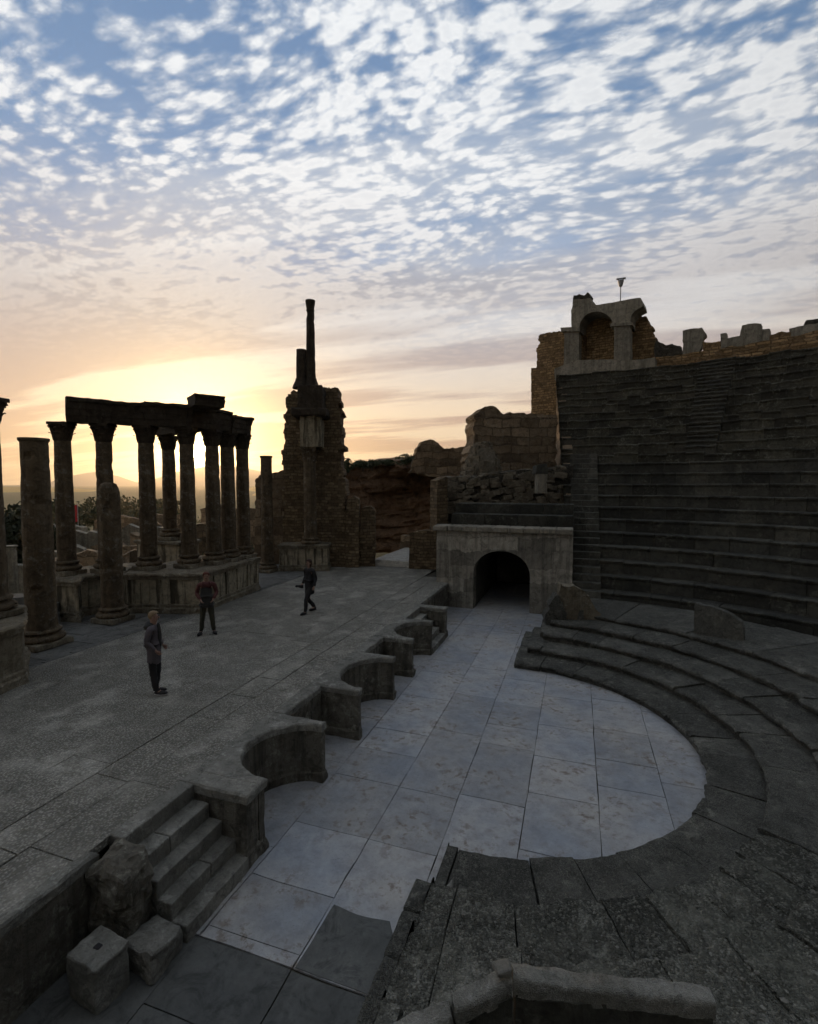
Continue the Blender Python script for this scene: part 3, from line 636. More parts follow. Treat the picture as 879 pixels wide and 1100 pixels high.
# ------------------------------------------------------------------ gate tower over the seats
P0=at(598,407,34.3); P1=at(700,394,30.9); P0.z=P1.z=0; D_=(P1-P0).normalized(); an=math.atan2(D_.y,D_.x)
tw=E('ruined_portico',(P0.x,P0.y,0),an); tag(tw,'ruined arched portico of pale ashlar and orange masonry on the skyline above the seats','ruin')
def tp(pts,thick,mat,name,y0=0.,o=0.,amp=.03,rag=.04,course=0.,parent=None,seg=.14):
    return wall_px('','','',mat,P0,P1,pts,thick,o=o,amp=amp,rag=rag,course=course,y0=y0,parent=parent or tw,pname=name,seg=seg)
tp([(568,460),(600,460),(600,396),(580,393),(568,394)],1.6,M['orange'],'lower_wall',y0=.5,o=1,rag=.05,course=.2,seg=.06)
tp([(573,396),(608,396),(608,354),(600,353),(590,354),(580,355),(575,358),(576,366),(573,372)],1.2,M['orange'],'side_wall',y0=.7,o=2,rag=.14,course=.2,seg=.06)
tp([(596,408),(704,394),(704,384),(690,386),(664,388),(659,386),(622,387),(596,396)],1.6,M['ashlar'],'base_course',y0=-.05,o=3,rag=.04)
tp([(605,394),(621.5,394),(621.5,356),(606,355)],.9,M['ashlar'],'pilaster',y0=.1,o=4,rag=.015)
mb_=tp([(603,356),(623,356),(623,353),(618,351),(602,352)],1.1,M['ashlar'],'pilaster_cap',y0=.0,o=4,rag=.02)
# arch slab with its opening and the broken half arch to its right
arc=[]
for k in range(15):
    a=PI-PI*k/14; arc.append((640.5+18.5*math.cos(a),352-18*math.sin(a)*(1.0)))
right=[(676.7,346),(678,338),(682,333),(687,330),(691,328)]
out=[(613.5,356),(622,356)]+arc+[(659.5,356),(659.5,350),(677,349)]+right+[(690,325),(688,319),(676,320.5),(664,323),(650,325.5),(640,327),(636,325),(634,320),(630,318.5),(615,320),(614.5,330),(613,333)]
tp(out,1.55,M['ashlar'],'arch',y0=.12,o=5,rag=.02,seg=.1)
tp([(615,321),(633,319.5),(634,316),(631,313.5),(627,317),(622,315),(619,317),(616,317)],.8,M['rubble'],'broken_top',y0=.1,o=6,rag=.05,seg=.08)
tp([(659,389),(676.5,388),(676.5,349),(659.5,350)],.75,M['ashlar'],'pier',y0=.14,o=7,rag=.015)
tp([(655.5,350.5),(679.5,349),(679,346),(656,347)],.95,M['ashlar'],'pier_capital',y0=.04,o=8,rag=.01)
tp([(622,389),(676,388),(703,386),(703,376),(702,368),(699,363),(701,357),(697,351),(697,345),(693,339),(690,333),(685,331),(680,334),(672,336),(664,336),(650,331),(634,331),(622,334)],.7,M['orange'],'back_wall',y0=1.7,o=9,rag=.24,course=.2,seg=.06)
tp([(622,392),(622,334),(613.5,334),(613.5,392)],1.7,M['orange'],'side_return',y0=.75,o=10,rag=.02)
# lamp on a pole behind the arch
q=at(666.5,326,33.2); t=E('floodlight',(q.x,q.y,q.z-.5)); tag(t,'small floodlight on a thin pole above the ruined arch','floodlight')
dz=at(666.5,307,33.2).z-q.z
mb=MB(); mb.tube([(0,0,0),(0,0,.5+dz)],.035,8); obj('pole',mb,M['steel'],t,local=True)
mb=MB(); mb.lathe([(.09,.5+dz-.08),(.13,.5+dz),(.2,.5+dz+.3),(.16,.5+dz+.36)],14); obj('lamp_housing',mb,M['steel'],t,local=True)
mb=MB(); mb.box(-.28,.3,-.1,.1,.5+dz+.4,.5+dz+.47,amp=0,r=.01); mb.tube([(0,0,.5+dz+.3),(0,0,.5+dz+.42)],.03,6); obj('top_plate',mb,M['steel'],t,local=True)
# ------------------------------------------------------------------ skyline wall round the top of the seats
RT0=RSEAT+TS*NR+.28; zt=Z0+HS*(NR-1)
top=E('crest_wall',(12,32,zt)); tag(top,'low orange rubble wall running along the top of the seat rows','wall')
mb=MB(); n=60; A0=R(-30); A1=math.atan2(*(at(700,394,30.9)-SC).yx)+.02
rows=[]
for k in range(160):
    a=A0+(A1-A0)*k/159; row=[]
    h=.72+.38*max(0,min(1,(A1-a)/.5))+.12*nz((a*30,0,0),1.)+.1*nz((a*90,3,0),1.)
    for j,(r,z) in enumerate(((RT0,zt-.6),(RT0,zt-.2),(RT0,zt+.1),(RT0+.02,zt+h*.55),(RT0+.05,zt+h),(RT0+.4,zt+h+.05),(RT0+.75,zt+h),(RT0+.8,zt-.5))):
        q=Vector((SC.x+r*math.cos(a),SC.y+r*math.sin(a),z)); row.append(q+nv(q,2.5)*.07+nv(q,7)*.03)
    rows.append(row)
mb.grid(rows); obj('body',mb,M['orange'],top)
def crest(pts,label,o,thick=.7,mat='ashlar',rag=.04,back=.12):
    mx=sum(p[0] for p in pts)/len(pts)
    # find the wall point on that picture column
    r=ray(mx,500); dx,dy=r.x,r.y; A=dx*dx+dy*dy; B=-2*(dx*SC.x+dy*SC.y); Rr=RT0+back; Cc=SC.x**2+SC.y**2-Rr*Rr; tt=(-B+math.sqrt(B*B-4*A*Cc))/(2*A)
    p=Vector((dx*tt,dy*tt,0)); a=math.atan2(p.y-SC.y,p.x-SC.x); dirn=Vector((math.sin(a),-math.cos(a),0))
    my=sum(y for x,y in pts)/len(pts); out=[plane_px(x,y+(6 if y>my else 0),p,dirn) for x,y in pts]; ar=sum(a_[0]*b_[1]-b_[0]*a_[1] for a_,b_ in zip(out,out[1:]+out[:1]))
    if ar<0: out=out[::-1]
    t=E('crest_block',(p.x,p.y,zt+.5),math.atan2(dirn.y,dirn.x)); tag(t,label,'stone block','blocks standing on the crest wall')
    mb=MB(); mb.slabpoly([(x,z-zt-.5) for x,z in out],0,thick,amp=.03,seg=.09,o=o,rag=rag); obj('body',mb,M[mat],t,local=True)
crest([(703,392),(733,389),(733,373),(727,371),(721,369),(716,371),(710,368),(705,366),(703,370)],'low dark rubble lump just right of the ruined portico',1,rag=.08,mat='rubble')
crest([(734,388),(749,388),(750,373),(753,369),(756,363),(759,359),(754,352),(742,353),(733.5,355)],'large leaning block with a notched lower right corner on the skyline',2)
crest([(755,386),(775,384),(775,366),(762,368),(755,367)],'low flat block right of the notched block',3,rag=.06,mat='orange')
crest([(774,382),(781,382),(781,358),(779,357.5),(774,358.5)],'narrow upright post block between two low blocks on the skyline',4,rag=.02)
crest([(779.5,372),(800,369),(800,360),(790,361.5),(779.5,364)],'long grey block low on the wall left of the tall squared block',5,rag=.03)
crest([(794,371),(819,368),(818,347.5),(806,347.5),(797,349.5),(794,358)],'tallest squared grey block with a sloping left side',6,rag=.03)
crest([(819,364),(826.5,364),(826.5,353),(819,353.5)],'small squared stone beside the tallest block',7,rag=.02)
crest([(827,368),(850,366),(850,357),(840,356),(827,360)],'low orange rubble stretch between grey blocks',8,mat='orange',rag=.06)
crest([(848,364),(880,358),(880,347),(872,348),(861,350),(848,353)],'long grey block near the right edge of the skyline',9,rag=.02)
crest([(862,351),(905,343),(905,338),(880,342),(866,344),(862,347)],'uppermost block at the right end of the skyline',10,rag=.05,mat='rubble',back=.2)
# ------------------------------------------------------------------ columns
ZC0=2.43; ZC1=7.28
def base_prof(r,z): # attic base above a square plinth
    p=[]; 
    for k in range(7): a=-PI/2+PI*k/6; p.append((r*1.28+.075*math.cos(a),z+.075+.075*math.sin(a)))
    p+=[(r*1.16,z+.17),(r*1.12,z+.2)]
    for k in range(5): a=-PI/2+PI*k/4; p.append((r*1.14+.05*math.cos(a),z+.255+.05*math.sin(a)))
    p+=[(r*1.04,z+.32),(r,z+.40)]
    return p
def capital(parent,x,y,z0,z1,r,mat,o):
    h=z1-z0; mb=MB(); mb.lathe([(r*.93,z0),(r*1.06,z0+.02),(r*1.06,z0+.06),(r*.95,z0+.07),(r*.98,z0+h*.5),(r*1.12,z0+h*.75),(r*1.36,z0+h*.86)],20,x,y,amp=.01,o=o)
    for tier,(nb,zz,hh,rr,ph) in enumerate(((8,z0+.06,h*.36,r*1.0,0),(8,z0+.06,h*.62,r*1.02,PI/8))):
        for k in range(nb):
            a=ph+2*PI*k/nb; ca,sa=math.cos(a),math.sin(a); rows=[]
            for (f,dr,w) in ((0,.0,.1),(.35,.02,.12),(.7,.03,.12),(.9,.055,.1),(1.,.085,.07),(.93,.105,.04)):
                row=[]
                for s_ in (-1,-.4,0,.4,1):
                    rad=rr+dr*1.3*(1-.15*abs(s_)); off=s_*w*r/.27; row.append(Vector((x+rad*ca-off*sa,y+rad*sa+off*ca,zz+hh*f-.02*abs(s_))))
                rows.append(row)
            mb.grid(rows)
    for k in range(4): # corner volutes
        a=PI/4+PI/2*k+.33; ca,sa=math.cos(a),math.sin(a)
        mb.tube([(x+ca*q*r,y+sa*q*r,z0+h*zz) for q,zz in ((.95,.45),(1.08,.62),(1.22,.8),(1.36,.84),(1.4,.76),(1.3,.7))],[.07,.08,.08,.075,.07,.05],6)
    obj('capital',mb,mat,parent)
    mb=MB(); out=[]; 
    for k in range(4):
        a=PI/4+PI/2*k+.33; b=a+PI/2
        A=Vector((math.cos(a),math.sin(a)))*r*1.78; B=Vector((math.cos(b),math.sin(b)))*r*1.78
        for f in range(7):
            g=f/7; P=A.lerp(B,g); P*=1-.17*math.sin(PI*g); out.append((x+P.x,y+P.y))
    mb.prism(out,z1-h*.15,z1,amp=.01,seg=.09,ch=.015,o=o); obj('abacus',mb,mat,parent)
def column(x,y,z0,z1,rb,rt,label,o,mat='column',cap=True,group=None,base=True,name='column',broken=False,chip=.12,caph=.6):
    t=E(name,(x,y,z0)); tag(t,label,'column',group); mt=M[mat]
    zz=z0
    if base:
        mb=MB(); w=rb*1.42; mb.box(x-w,x+w,y-w,y+w,z0,z0+.16,amp=.025,seg=.1,r=.03,o=o,rot=.0); obj('plinth',mb,M['plinth'],t); zz=z0+.16
        mb=MB(); mb.lathe(base_prof(rb,zz)+[(rb,zz+.42)],30,x,y,amp=.012,o=o,fs=5,chip=.25); obj('base',mb,mt,t,smooth=False); zz+=.4
    ztop=z1-caph if cap else z1; mb=MB(); n=int((ztop-zz)/.12); pr=[]
    for k in range(n+1):
        f=k/n; r=rb+(rt-rb)*(f**1.3); pr.append((r,zz+(ztop-zz)*f))
    if not cap and not broken: pr+= [(rt*1.02,ztop+.0),(rt*1.13,ztop+.04),(rt*1.13,ztop+.1)]
    if broken: pr+=[(rt*.93,ztop+.13),(rt*.75,ztop+.24),(rt*.4,ztop+.3)]
    mb.lathe(pr,32,x,y,amp=.014,o=o,fs=1.8,chip=chip); obj('shaft',mb,mt,t)
    if cap: capital(t,x,y,ztop,z1,rt,M['column_backlit'],o)
    return t
G='columns carrying the entablature'
colspec=[(69,15.95,.27,.235,'leftmost capped column, at the open left end of the entablature'),
(113,16.4,.27,.235,'second column from the left under the entablature, behind the broken round-topped column'),
(158,16.9,.275,.24,'third column from the left under the entablature, with open sky on both sides'),
(201.5,17.4,.265,.235,'thick column just left of the low sun, at the bend of the entablature'),
(228.5,18.1,.27,.24,'column just right of the low sun'),
(245,18.8,.27,.245,'column between the sun and the right-hand end column'),
(261,19.7,.26,.235,'last column at the right end of the entablature')]
colp=[]
for i,(px,d,rb,rt,lab) in enumerate(colspec):
    q=at(px,520,d); colp.append(q.copy()); column(q.x,q.y,ZC0-.08,ZC1,rb,rt,lab,i*3.1,group=G,chip=.1)
# ones standing on the stage floor
q=onz(46,693,ZS); column(q.x,q.y,ZS,6.38,.35,.30,'tall uncapped column in front at far left, standing on the stage floor',40.,name='column',chip=.25,cap=False)
q=onz(122,667,ZS); column(q.x,q.y,ZS,5.05,.31,.29,'shorter broken column with a rounded top standing on the stage floor',44.,cap=False,broken=True,chip=.3)
q=onz(288,614,ZS); column(q.x,q.y,ZS,6.55,.29,.26,'slender uncapped column standing alone between the entablature and the tall ruin',47.,cap=False,chip=.15)
# back column on its own pedestal
q=at(182,520,20.2); bk=q.copy(); zq=3.0
column(q.x,q.y,zq,ZC1,.27,.24,'column set further back on its own pedestal, seen between the third column and the sun',50.,chip=.1)
t=E('pedestal',(q.x,q.y,-.1)); tag(t,'square stone pedestal under the column set further back','pedestal')
mb=MB(); mb.box(q.x-1.3,q.x+.9,q.y-.5,q.y+.6,0,2.9,amp=.03,seg=.25,r=.04,o=3); obj('body',mb,M['podium'],t)
mb=MB(); mb.box(q.x-1.38,q.x+.98,q.y-.58,q.y+.68,2.86,3.0,amp=.02,seg=.2,r=.04,o=4); obj('cap_moulding',mb,M['plinth'],t)
# partial column on the near pedestal at the left edge
q=at(-14,520,10.8); column(q.x,q.y,2.36,7.2,.29,.26,'column cut by the left edge of the picture, on the nearest pedestal',55.)
# entablature: one thing, a beam between each pair
ent=E('entablature',(colp[3].x,colp[3].y,ZC1)); tag(ent,'weathered stone entablature, coloured dark as backlit, bridging the columns in front of the sun','entablature')
seq=[at(74.5,520,15.95)]+[p for p in colp[1:]]+[at(264,520,19.95)]
def beam(A,B,z0,h,w,o,name='beam',ext0=0.,ext1=0.,top=.05):
    d=(B-A); d.z=0; L=d.length; d.normalize(); an_=math.atan2(d.y,d.x); mb=MB()
    rows=[]; n=max(4,int((L+ext0+ext1)/.12)); 
    prof=[(-w/2,0),(-w/2,h*.27),(-w/2-.025,h*.28),(-w/2-.025,h*.54),(-w/2-.05,h*.55),(-w/2-.05,h*.8),(-w/2-.12,h*.86),(-w/2-.12,h),(0,h+.02),(w/2+.08,h),(w/2+.08,h*.85),(w/2,h*.8),(w/2,0),(0,0)]
    nn=Vector((-d.y,d.x,0))
    for k in range(n+1):
        s_=-ext0+(L+ext0+ext1)*k/n; row=[]
        for y,z in prof:
            p=Vector((A.x,A.y,z0))+d*s_+nn*y+Vector((0,0,z)); e=nv(p,3.,o)*.03+nv(p,9.,o)*.015
            if z>h*.7: e+=nv(p,1.8,o)*top
            row.append(p+e)
        rows.append(row)
    mb.grid(rows,closed=True,capa=True,capb=True,flip=True); obj(name,mb,M['column_backlit'],ent)
hE=.76
beam(seq[0],seq[1],ZC1,hE,.5,1.,ext0=.0,ext1=-.01); beam(seq[1],seq[2],ZC1,hE-.02,.5,2.,ext1=-.01); beam(seq[2],seq[3],ZC1,hE,.5,3.,ext1=.2)
beam(seq[3],seq[5],ZC1,hE-.04,.5,4.,ext0=.15,ext1=-.01); beam(seq[5],seq[7],ZC1,hE-.12,.5,5.,ext1=.05,top=.1)
beam(bk+Vector((-.3,0,0)),colp[4],ZC1,hE-.06,.5,6.,ext0=.2)
beam(at(208,520,17.0),at(239,520,17.6),ZC1+hE-.09,.36,.9,7.,name='upper_block',top=.06)
# ------------------------------------------------------------------ podium of the scene building
pod=E('podium',(-13.2,14,ZS)); tag(pod,'long panelled stone podium with dark streaks carrying the row of columns','podium')
def podium(root_,pts,z1,o,mat=M['podium']):
    # pts: plan outline, counter-clockwise
    def lay(name,d,z0,z2,m,amp,ch=.02,fs=4.):
        mb=MB(); mb.prism(grow(pts,d),z0,z2,amp=amp,seg=.12,ch=ch,o=o,fs=fs); obj(name,mb,m,root_)
    lay('panel_wall',0.,ZS-.05,z1-.2,mat,.02)
    lay('foot_moulding',.14,ZS-.05,ZS+.2,M['plinth'],.05,.05); lay('foot_moulding',.07,ZS+.2,ZS+.31,M['plinth'],.035,.04)
    lay('cornice',.1,z1-.2,z1-.1,M['plinth'],.03,.02); lay('cornice',.16,z1-.1,z1,M['plinth'],.05,.04)
def pz(px,d): q=at(px,640,d); return (q.x,q.y)
f0=pz(134,16.3); f1=pz(215,16.25); f2=pz(278,20.05)
dv=Vector((f2[0]-f1[0],f2[1]-f1[1])).normalized(); nb=Vector((-dv.y,dv.x))*2.4
podium(pod,[f0,f1,f2,(f2[0]+nb.x,f2[1]+nb.y),(f1[0]+nb.x*1.2,f1[1]+nb.y*1.2+.8),(f0[0]-.9,f0[1]+1.8)],2.36,3.)
# pilaster strips on the panels
def strip(A,B,f,w,o):
    A=Vector((*A,0)); B=Vector((*B,0)); d=(B-A).normalized(); L=(B-A).length; p=A+d*L*f; n=Vector((d.y,-d.x,0)); mb=MB(); rows=[]
    for z in (ZS+.3,ZS+.7,ZS+1.11):
        rows.append([Vector((0,0,z))+p+d*s_*w/2+n*q for s_,q in ((-1,-.05),(-1,.045),(1,.045),(1,-.05))])
    mb.grid(rows,closed=True,capa=True,capb=True); obj('pilaster_strip',mb,M['podium'],pod)
for f in (.02,.3,.58,.97): strip(f0,f1,f,.16,f)
for f in (.03,.22,.41,.60,.79,.97): strip(f1,f2,f,.16,f)
g0=pz(60,15.9); g1=pz(90,15.8); g2=pz(112,15.95)
p2=E('pedestal',((g0[0]+g2[0])/2,(g0[1]+g2[1])/2,ZS)); tag(p2,'wide stained pedestal under the leftmost capped column','pedestal')
podium(p2,[pz(61,15.3),pz(84,15.2),pz(88,15.9),pz(133,16.7),(pz(133,16.7)[0]-1.,pz(133,16.7)[1]+1.8),(g0[0]-1.1,g0[1]+1.2)],2.36,5.)
# nearest pedestal, left edge
h1=pz(27,10.55); h0=pz(-60,9.2); h2=pz(33,12.0)
p3=E('pedestal',(h1[0]-.6,h1[1],ZS)); tag(p3,'nearest dark pedestal cut by the left edge of the picture','pedestal')
podium(p3,[pz(-80,8.7),pz(22,10.45),pz(24,11.9),pz(-60,11.5)],2.36,8.,mat=M['plinth'])
# doorway steps left of the first column
t=E('doorway_steps',(-15.5,10.2,ZS)); tag(t,'dark steps climbing through the doorway at far left','steps')
for k in range(4):
    d=13.2+.55*k; a=pz(2,d); b_=pz(56,d+.4); A=Vector((*a,0)); B=Vector((*b_,0)); dd=(B-A).normalized(); nn=Vector((-dd.y,dd.x,0)); mb=MB(); z1=ZS+.2*(k+1)
    n=6; rows=[]
    for i in range(n+1):
        p=A.lerp(B,i/n); rows.append([p+nn*y+Vector((0,0,z))+nv((p.x+y,p.y,z),4)*.03 for y,z in ((0,ZS-.1),(0,z1),(.7+.0*k,z1),(.7,ZS-.1))])
    mb.grid(rows,closed=True,capa=True,capb=True); obj('step',mb,M['stage_strip'],t)
# ------------------------------------------------------------------ tall ruin right of the colonnade
P0=at(300,520,24.9); P1=at(372,520,25.0); P0.z=P1.z=0; D_=(P1-P0).normalized(); an=math.atan2(D_.y,D_.x)
ru=E('tall_ruin',(P0.x,P0.y,ZS),0.); ru.rotation_euler=(0,0,an); tag(ru,'tall jagged masonry pier with an attached column and two thin columns on its top','ruin')
def rp(pts,thick,mat,name,y0=0.,o=0.,amp=.03,rag=.05,course=0.,seg=.12):
    d=D_; out=[(*plane_px(p[0],p[1],P0,d),*( (p[2],) if len(p)>2 else (rag,))) for p in pts]
    out=[(a,z-ZS,r) for a,z,r in out]; A=sum(a[0]*b[1]-b[0]*a[1] for a,b in zip(out,out[1:]+out[:1])); out=out if A>0 else out[::-1]
    mb=MB(); mb.slabpoly(out,y0,y0+thick,amp=amp,seg=seg,o=o,course=course); obj(name,mb,mat,ru,local=True)
rp([(304,614),(375,614),(373,560),(371,520),(366,500),(367,480),(365,460),(366,445),(363,430),(364,420),(363,417),(352,416),(343,417),(330,418),(318,420),(312,421),(307,425),(305,434),(307,440),(304,446),(306,455),(305,470),(304,485),(303,500)],1.7,M['masonry'],'core_wall',y0=.1,o=1,rag=.26,course=.26,seg=.06)
rp([(266,612),(306,612),(306,506),(297,505),(290,507),(280,508),(272,510),(268,514)],.8,M['bigblock'],'side_wall',y0=1.2,o=2,rag=.1)
rp([(371,612),(386,612),(386,536),(380,533),(373,536)],1.0,M['masonry'],'side_pier',y0=-.1,o=3,rag=.05)
rp([(385,612),(403,612),(403,548),(398,544),(388,546)],.9,M['masonry'],'side_pier',y0=.2,o=4,rag=.05)
# podium and attached column (in world space)
def rpt(px,d): q=at(px,520,d); return q
a_=rpt(299,23.9); b_=rpt(351,24.0); dd=(b_-a_); dd.z=0; dd.normalize(); nn=Vector((-dd.y,dd.x,0))
pts=[(a_.x,a_.y),(b_.x,b_.y),(b_.x+nn.x*1.3,b_.y+nn.y*1.3),(a_.x+nn.x*1.3,a_.y+nn.y*1.3)]
podium(ru,pts,2.35,9.)
q=rpt(333,24.3); 
mb=MB(); mb.lathe(base_prof(.33,2.36)+[(.33,2.8)]+[(.33-.04*k/20,2.8+3.6*k/20) for k in range(21)],28,q.x,q.y,amp=.015,o=2,chip=.15); obj('attached_shaft',mb,M['column'],ru)
capital(ru,q.x,q.y,6.4,7.1,.3,M['column'],3.)
mb=MB(); mb.box(q.x-.5,q.x+.5,q.y-.35,q.y+1.,7.1,8.6,amp=.03,seg=.12,r=.03,o=3,rot=an); obj('entablature_block',mb,M['podium'],ru)
mb=MB(); mb.box(q.x-.85,q.x+.85,q.y-.6,q.y+1.,8.55,8.95,amp=.05,seg=.12,r=.08,o=4,rot=an); obj('entablature_cornice',mb,M['column_backlit'],ru)
mb=MB(); mb.box(q.x-.6,q.x+.6,q.y-.35,q.y+1.,8.9,10.05,amp=.05,seg=.12,r=.06,o=5,rot=an); obj('upper_pedestal',mb,M['column_backlit'],ru)
for (px,y1,rb,rt,lab,o) in ((335.5,327,.24,.185,'taller, with a flared top',1.),(325.5,378,.26,.24,'shorter broken one',2.)):
    w=rpt(px,24.6); zt_=at(px,y1,24.6).z; mb=MB(); n=40
    pr=[(rb*1.75,10.0),(rb*1.6,10.15),(rb*1.25,10.35),(rb*1.1,10.5)]+[(rb+(rt-rb)*k/n,10.5+(zt_-10.5-(.5 if o<2 else 0))*k/n) for k in range(n+1)]
    if o<2: pr+=[(rt*1.12,zt_-.48),(rt*1.0,zt_-.42),(rt*1.1,zt_-.3),(rt*1.28,zt_-.1),(rt*1.3,zt_)]
    mb.lathe(pr,20,w.x,w.y,amp=.012,o=o,chip=.12); tag(obj('upper_column',mb,M['column_backlit'],ru),lab)
# paved gap beyond the stage end
mb=MB(); a_=at(398,601,25.6); b_=at(446,601,25.6)
mb.box(a_.x,b_.x+.3,a_.y+.2,a_.y+7,.2,1.36,amp=.02,seg=.4,r=.02); tag(obj('path',mb,M['path']),kind='structure')
mb=MB(); mb.box(a_.x-.3,b_.x+.6,a_.y+5.4,a_.y+6.2,1.2,2.1,amp=.06,seg=.2,r=.06,o=5); tag(obj('low_wall',mb,M['bigblock']),'low reddish wall closing the paved gap at the foot of the cliff','wall')
# ------------------------------------------------------------------ ruins of the town beyond
def loosewall(px,py,d,L,h,rot,label,o,mat='bigblock',th=.6,steps=None):
    q=at(px,py,d); gz=hgt(q.x,q.y); base=min(gz,q.z)-.3; top=q.z
    t=E('ruined_wall',(q.x,q.y,base),rot+YAW); tag(t,label,'ruined wall','ruined walls of the town')
    H_=top-base; out=[(-L/2,0),(L/2,0),(L/2,H_*.75)]; rd=random.Random(int(o*10)); n=6
    for k in range(n+1): out.append((L/2-L*k/n,H_*(1-rd.random()*.22)))
    mb=MB(); mb.slabpoly(out,-th/2,th/2,amp=.06,seg=.3,o=o,rag=.1); obj('body',mb,M[mat],t,local=True)
W=[(140,560,34,5,0,.2,'low ruined wall with a pale top seen between the second and third columns','ashlar'),
(132,575,27,4,0,-.3,'reddish rubble wall seen just behind the podium between the columns','bigblock'),
(95,566,38,6,0,.1,'long grey ruined wall left of the broken column','ashlar'),
(92,592,22,3.4,0,.1,'low brown wall behind the leftmost capped column','bigblock'),
(55,560,40,6,0,-.15,'ruined wall seen in the gap between the two leftmost columns','ashlar'),
(150,548,52,9,0,.05,'far low wall in the fields beyond the third column','bigblock'),
(196,558,36,5,0,.4,'ruined wall seen through the narrow gap beside the sun','bigblock'),
(170,568,30,3.5,0,-.2,'rubble wall right behind the third column','bigblock'),
(12,600,30,5,0,.1,'pale ruined wall at the far left edge behind the pedestal','ashlar'),
(270,535,40,8,0,.0,'brown wall beyond the last column of the entablature','bigblock'),
(120,586,24,3,0,.5,'short stub of wall behind the broken column','bigblock'),
(60,583,29,3,0,.3,'short pale stub of wall left of the capped column','ashlar')]
for i,(px,py,d,L,h,ro,lab,mt) in enumerate(W): loosewall(px,py,d,L,h,ro,lab,i+1.,mt)
q=at(10,592,27); column(q.x,q.y,hgt(q.x,q.y)-.3,at(10,588,27).z,.36,.33,'short pale column stump beyond the doorway at far left',60.,mat='ashlar',cap=False,base=False)
# scattered stones
mb=MB(); rd=random.Random(5)
for i in range(260):
    px=rd.uniform(-30,300); d=rd.uniform(24,62); q=at(px,520,d); z=hgt(q.x,q.y); s_=rd.uniform(.12,.5)
    mb.box(q.x-s_,q.x+s_,q.y-s_*.7,q.y+s_*.7,z-.1,z+s_*rd.uniform(.4,1.1),amp=.08,seg=.4,r=.06,o=i,rot=rd.random()*3)
tag(obj('rubble',mb,M['ashlar']),'stones scattered over the slope','rubble',kind='stuff')
# ------------------------------------------------------------------ vegetation
def leaves(mb,c,rad,n,s,rd):
    cl=[Vector((rd.gauss(0,.5),rd.gauss(0,.5),rd.gauss(0,.45))) for _ in range(max(4,n//90))]
    for i in range(n):
        k=rd.choice(cl); v=Vector((rd.gauss(0,.22),rd.gauss(0,.22),rd.gauss(0,.2)))+k
        if v.length>1.15: v*=1.1/v.length
        p=Vector((c[0]+v.x*rad[0],c[1]+v.y*rad[1],c[2]+v.z*rad[2])); u=Vector((rd.gauss(0,1),rd.gauss(0,1),rd.gauss(0,1))).normalized(); w=u.orthogonal().normalized()
        ss=s*rd.uniform(.6,1.4); mb.add([p-u*ss,p+w*ss*.45,p+u*ss,p-w*ss*.45],[(0,1,2,3)])
def tree(px,py,d,wr,label,seed,mat='leafdark',n=1500,name='tree'):
    rd=random.Random(seed); top=at(px,py,d); gz=hgt(top.x,top.y); Ht=top.z-gz
    t=E(name,(top.x,top.y,gz)); tag(t,label,'tree','trees and bushes'); mb=MB(); mb.tube([(0,0,-.2),(.05,0,Ht*.3),(-.05,.05,Ht*.6)],[.16,.12,.07],8)
    for a in range(5): an_=a*1.3; mb.tube([(0,0,Ht*.3),(math.cos(an_)*wr*.3,math.sin(an_)*wr*.3,Ht*.5),(math.cos(an_)*wr*.55,math.sin(an_)*wr*.55,Ht*.7)],[.08,.05,.02],6)
    obj('trunk',mb,M['bark'],t,local=True)
    mb=MB(); leaves(mb,(0,0,Ht*.6),(wr,wr,Ht*.42),n,.09+.0022*d,rd); obj('crown',mb,M[mat],t,local=True)
tree(14,548,34,2.2,'dark bushy tree at the far left edge behind the tall uncapped column',1,n=4500)
tree(20,541,60,3.2,'olive tree in the field left of the leftmost capped column',2,mat='leaf',n=3000)
tree(60,539,75,3.6,'round tree in the field between the two leftmost columns',3,mat='leaf',n=2500)
tree(100,537,82,3.5,'tree in the field just right of the leftmost capped column',4,mat='leaf',n=2500)
tree(135,536,95,4.5,'tree in the far field between the second and third columns',5,mat='leaf',n=2500)
tree(175,538,90,4.,'tree in the far field behind the set-back column',6,mat='leaf',n=2500)
tree(38,538,100,4.,'far field tree seen beside the tall uncapped column',7,mat='leaf',n=2500)
tree(160,541,70,2.8,'small field tree right of the third column',8,mat='leaf',n=2000)
def bush(px,py,d,r,h,label,seed,mat='leaf',n=900,cy=0):
    rd=random.Random(seed); q=at(px,py,d); t=E('bush',(q.x,q.y,q.z-h)); tag(t,label,'bush','bushes on the cliff'); mb=MB(); leaves(mb,(0,0,h*.45),(r,r,h*.6),n,.07,rd); obj('foliage',mb,M[mat],t,local=True)
    mb=MB(); mb.tube([(0,0,-.3),(.03,0,h*.4)],[.04,.02],6); obj('stem',mb,M['bark'],t,local=True)
bush(372,494,31.5,.45,.7,'low bush at the left end of the cliff top against the ruin',1)
bush(390,492,33,.7,.6,'rounded bush on the cliff top right of the ruin',2); bush(400,493,33.2,.5,.5,'small bush beside the rounded one on the cliff',3)
bush(414,492,33.5,.6,.45,'low bush halfway along the cliff edge',4); bush(438,489,34,.8,.6,'widest bush near the boulder wall',5)
bush(478,484,34.6,.6,.4,'bush behind the boulder wall',6)
tag_=MB(); rd=random.Random(9)
for i in range(2600):
    px=rd.uniform(-60,310); d=30+130*rd.random()**1.2; q=at(px,520,d); z=hgt(q.x,q.y)
    for k in range(3):
        u=Vector((rd.gauss(0,.4),rd.gauss(0,.4),abs(rd.gauss(0,.5))+.15)); p=Vector((q.x,q.y,z)); w=Vector((u.y,-u.x,0))*.35+Vector((.05,.03,0)); tag_.add([p-w,p+w,p+u+w*.3],[(0,1,2)])
tag(obj('scrub',tag_,M['leaf']),'low green scrub on the slope','scrub',kind='stuff')
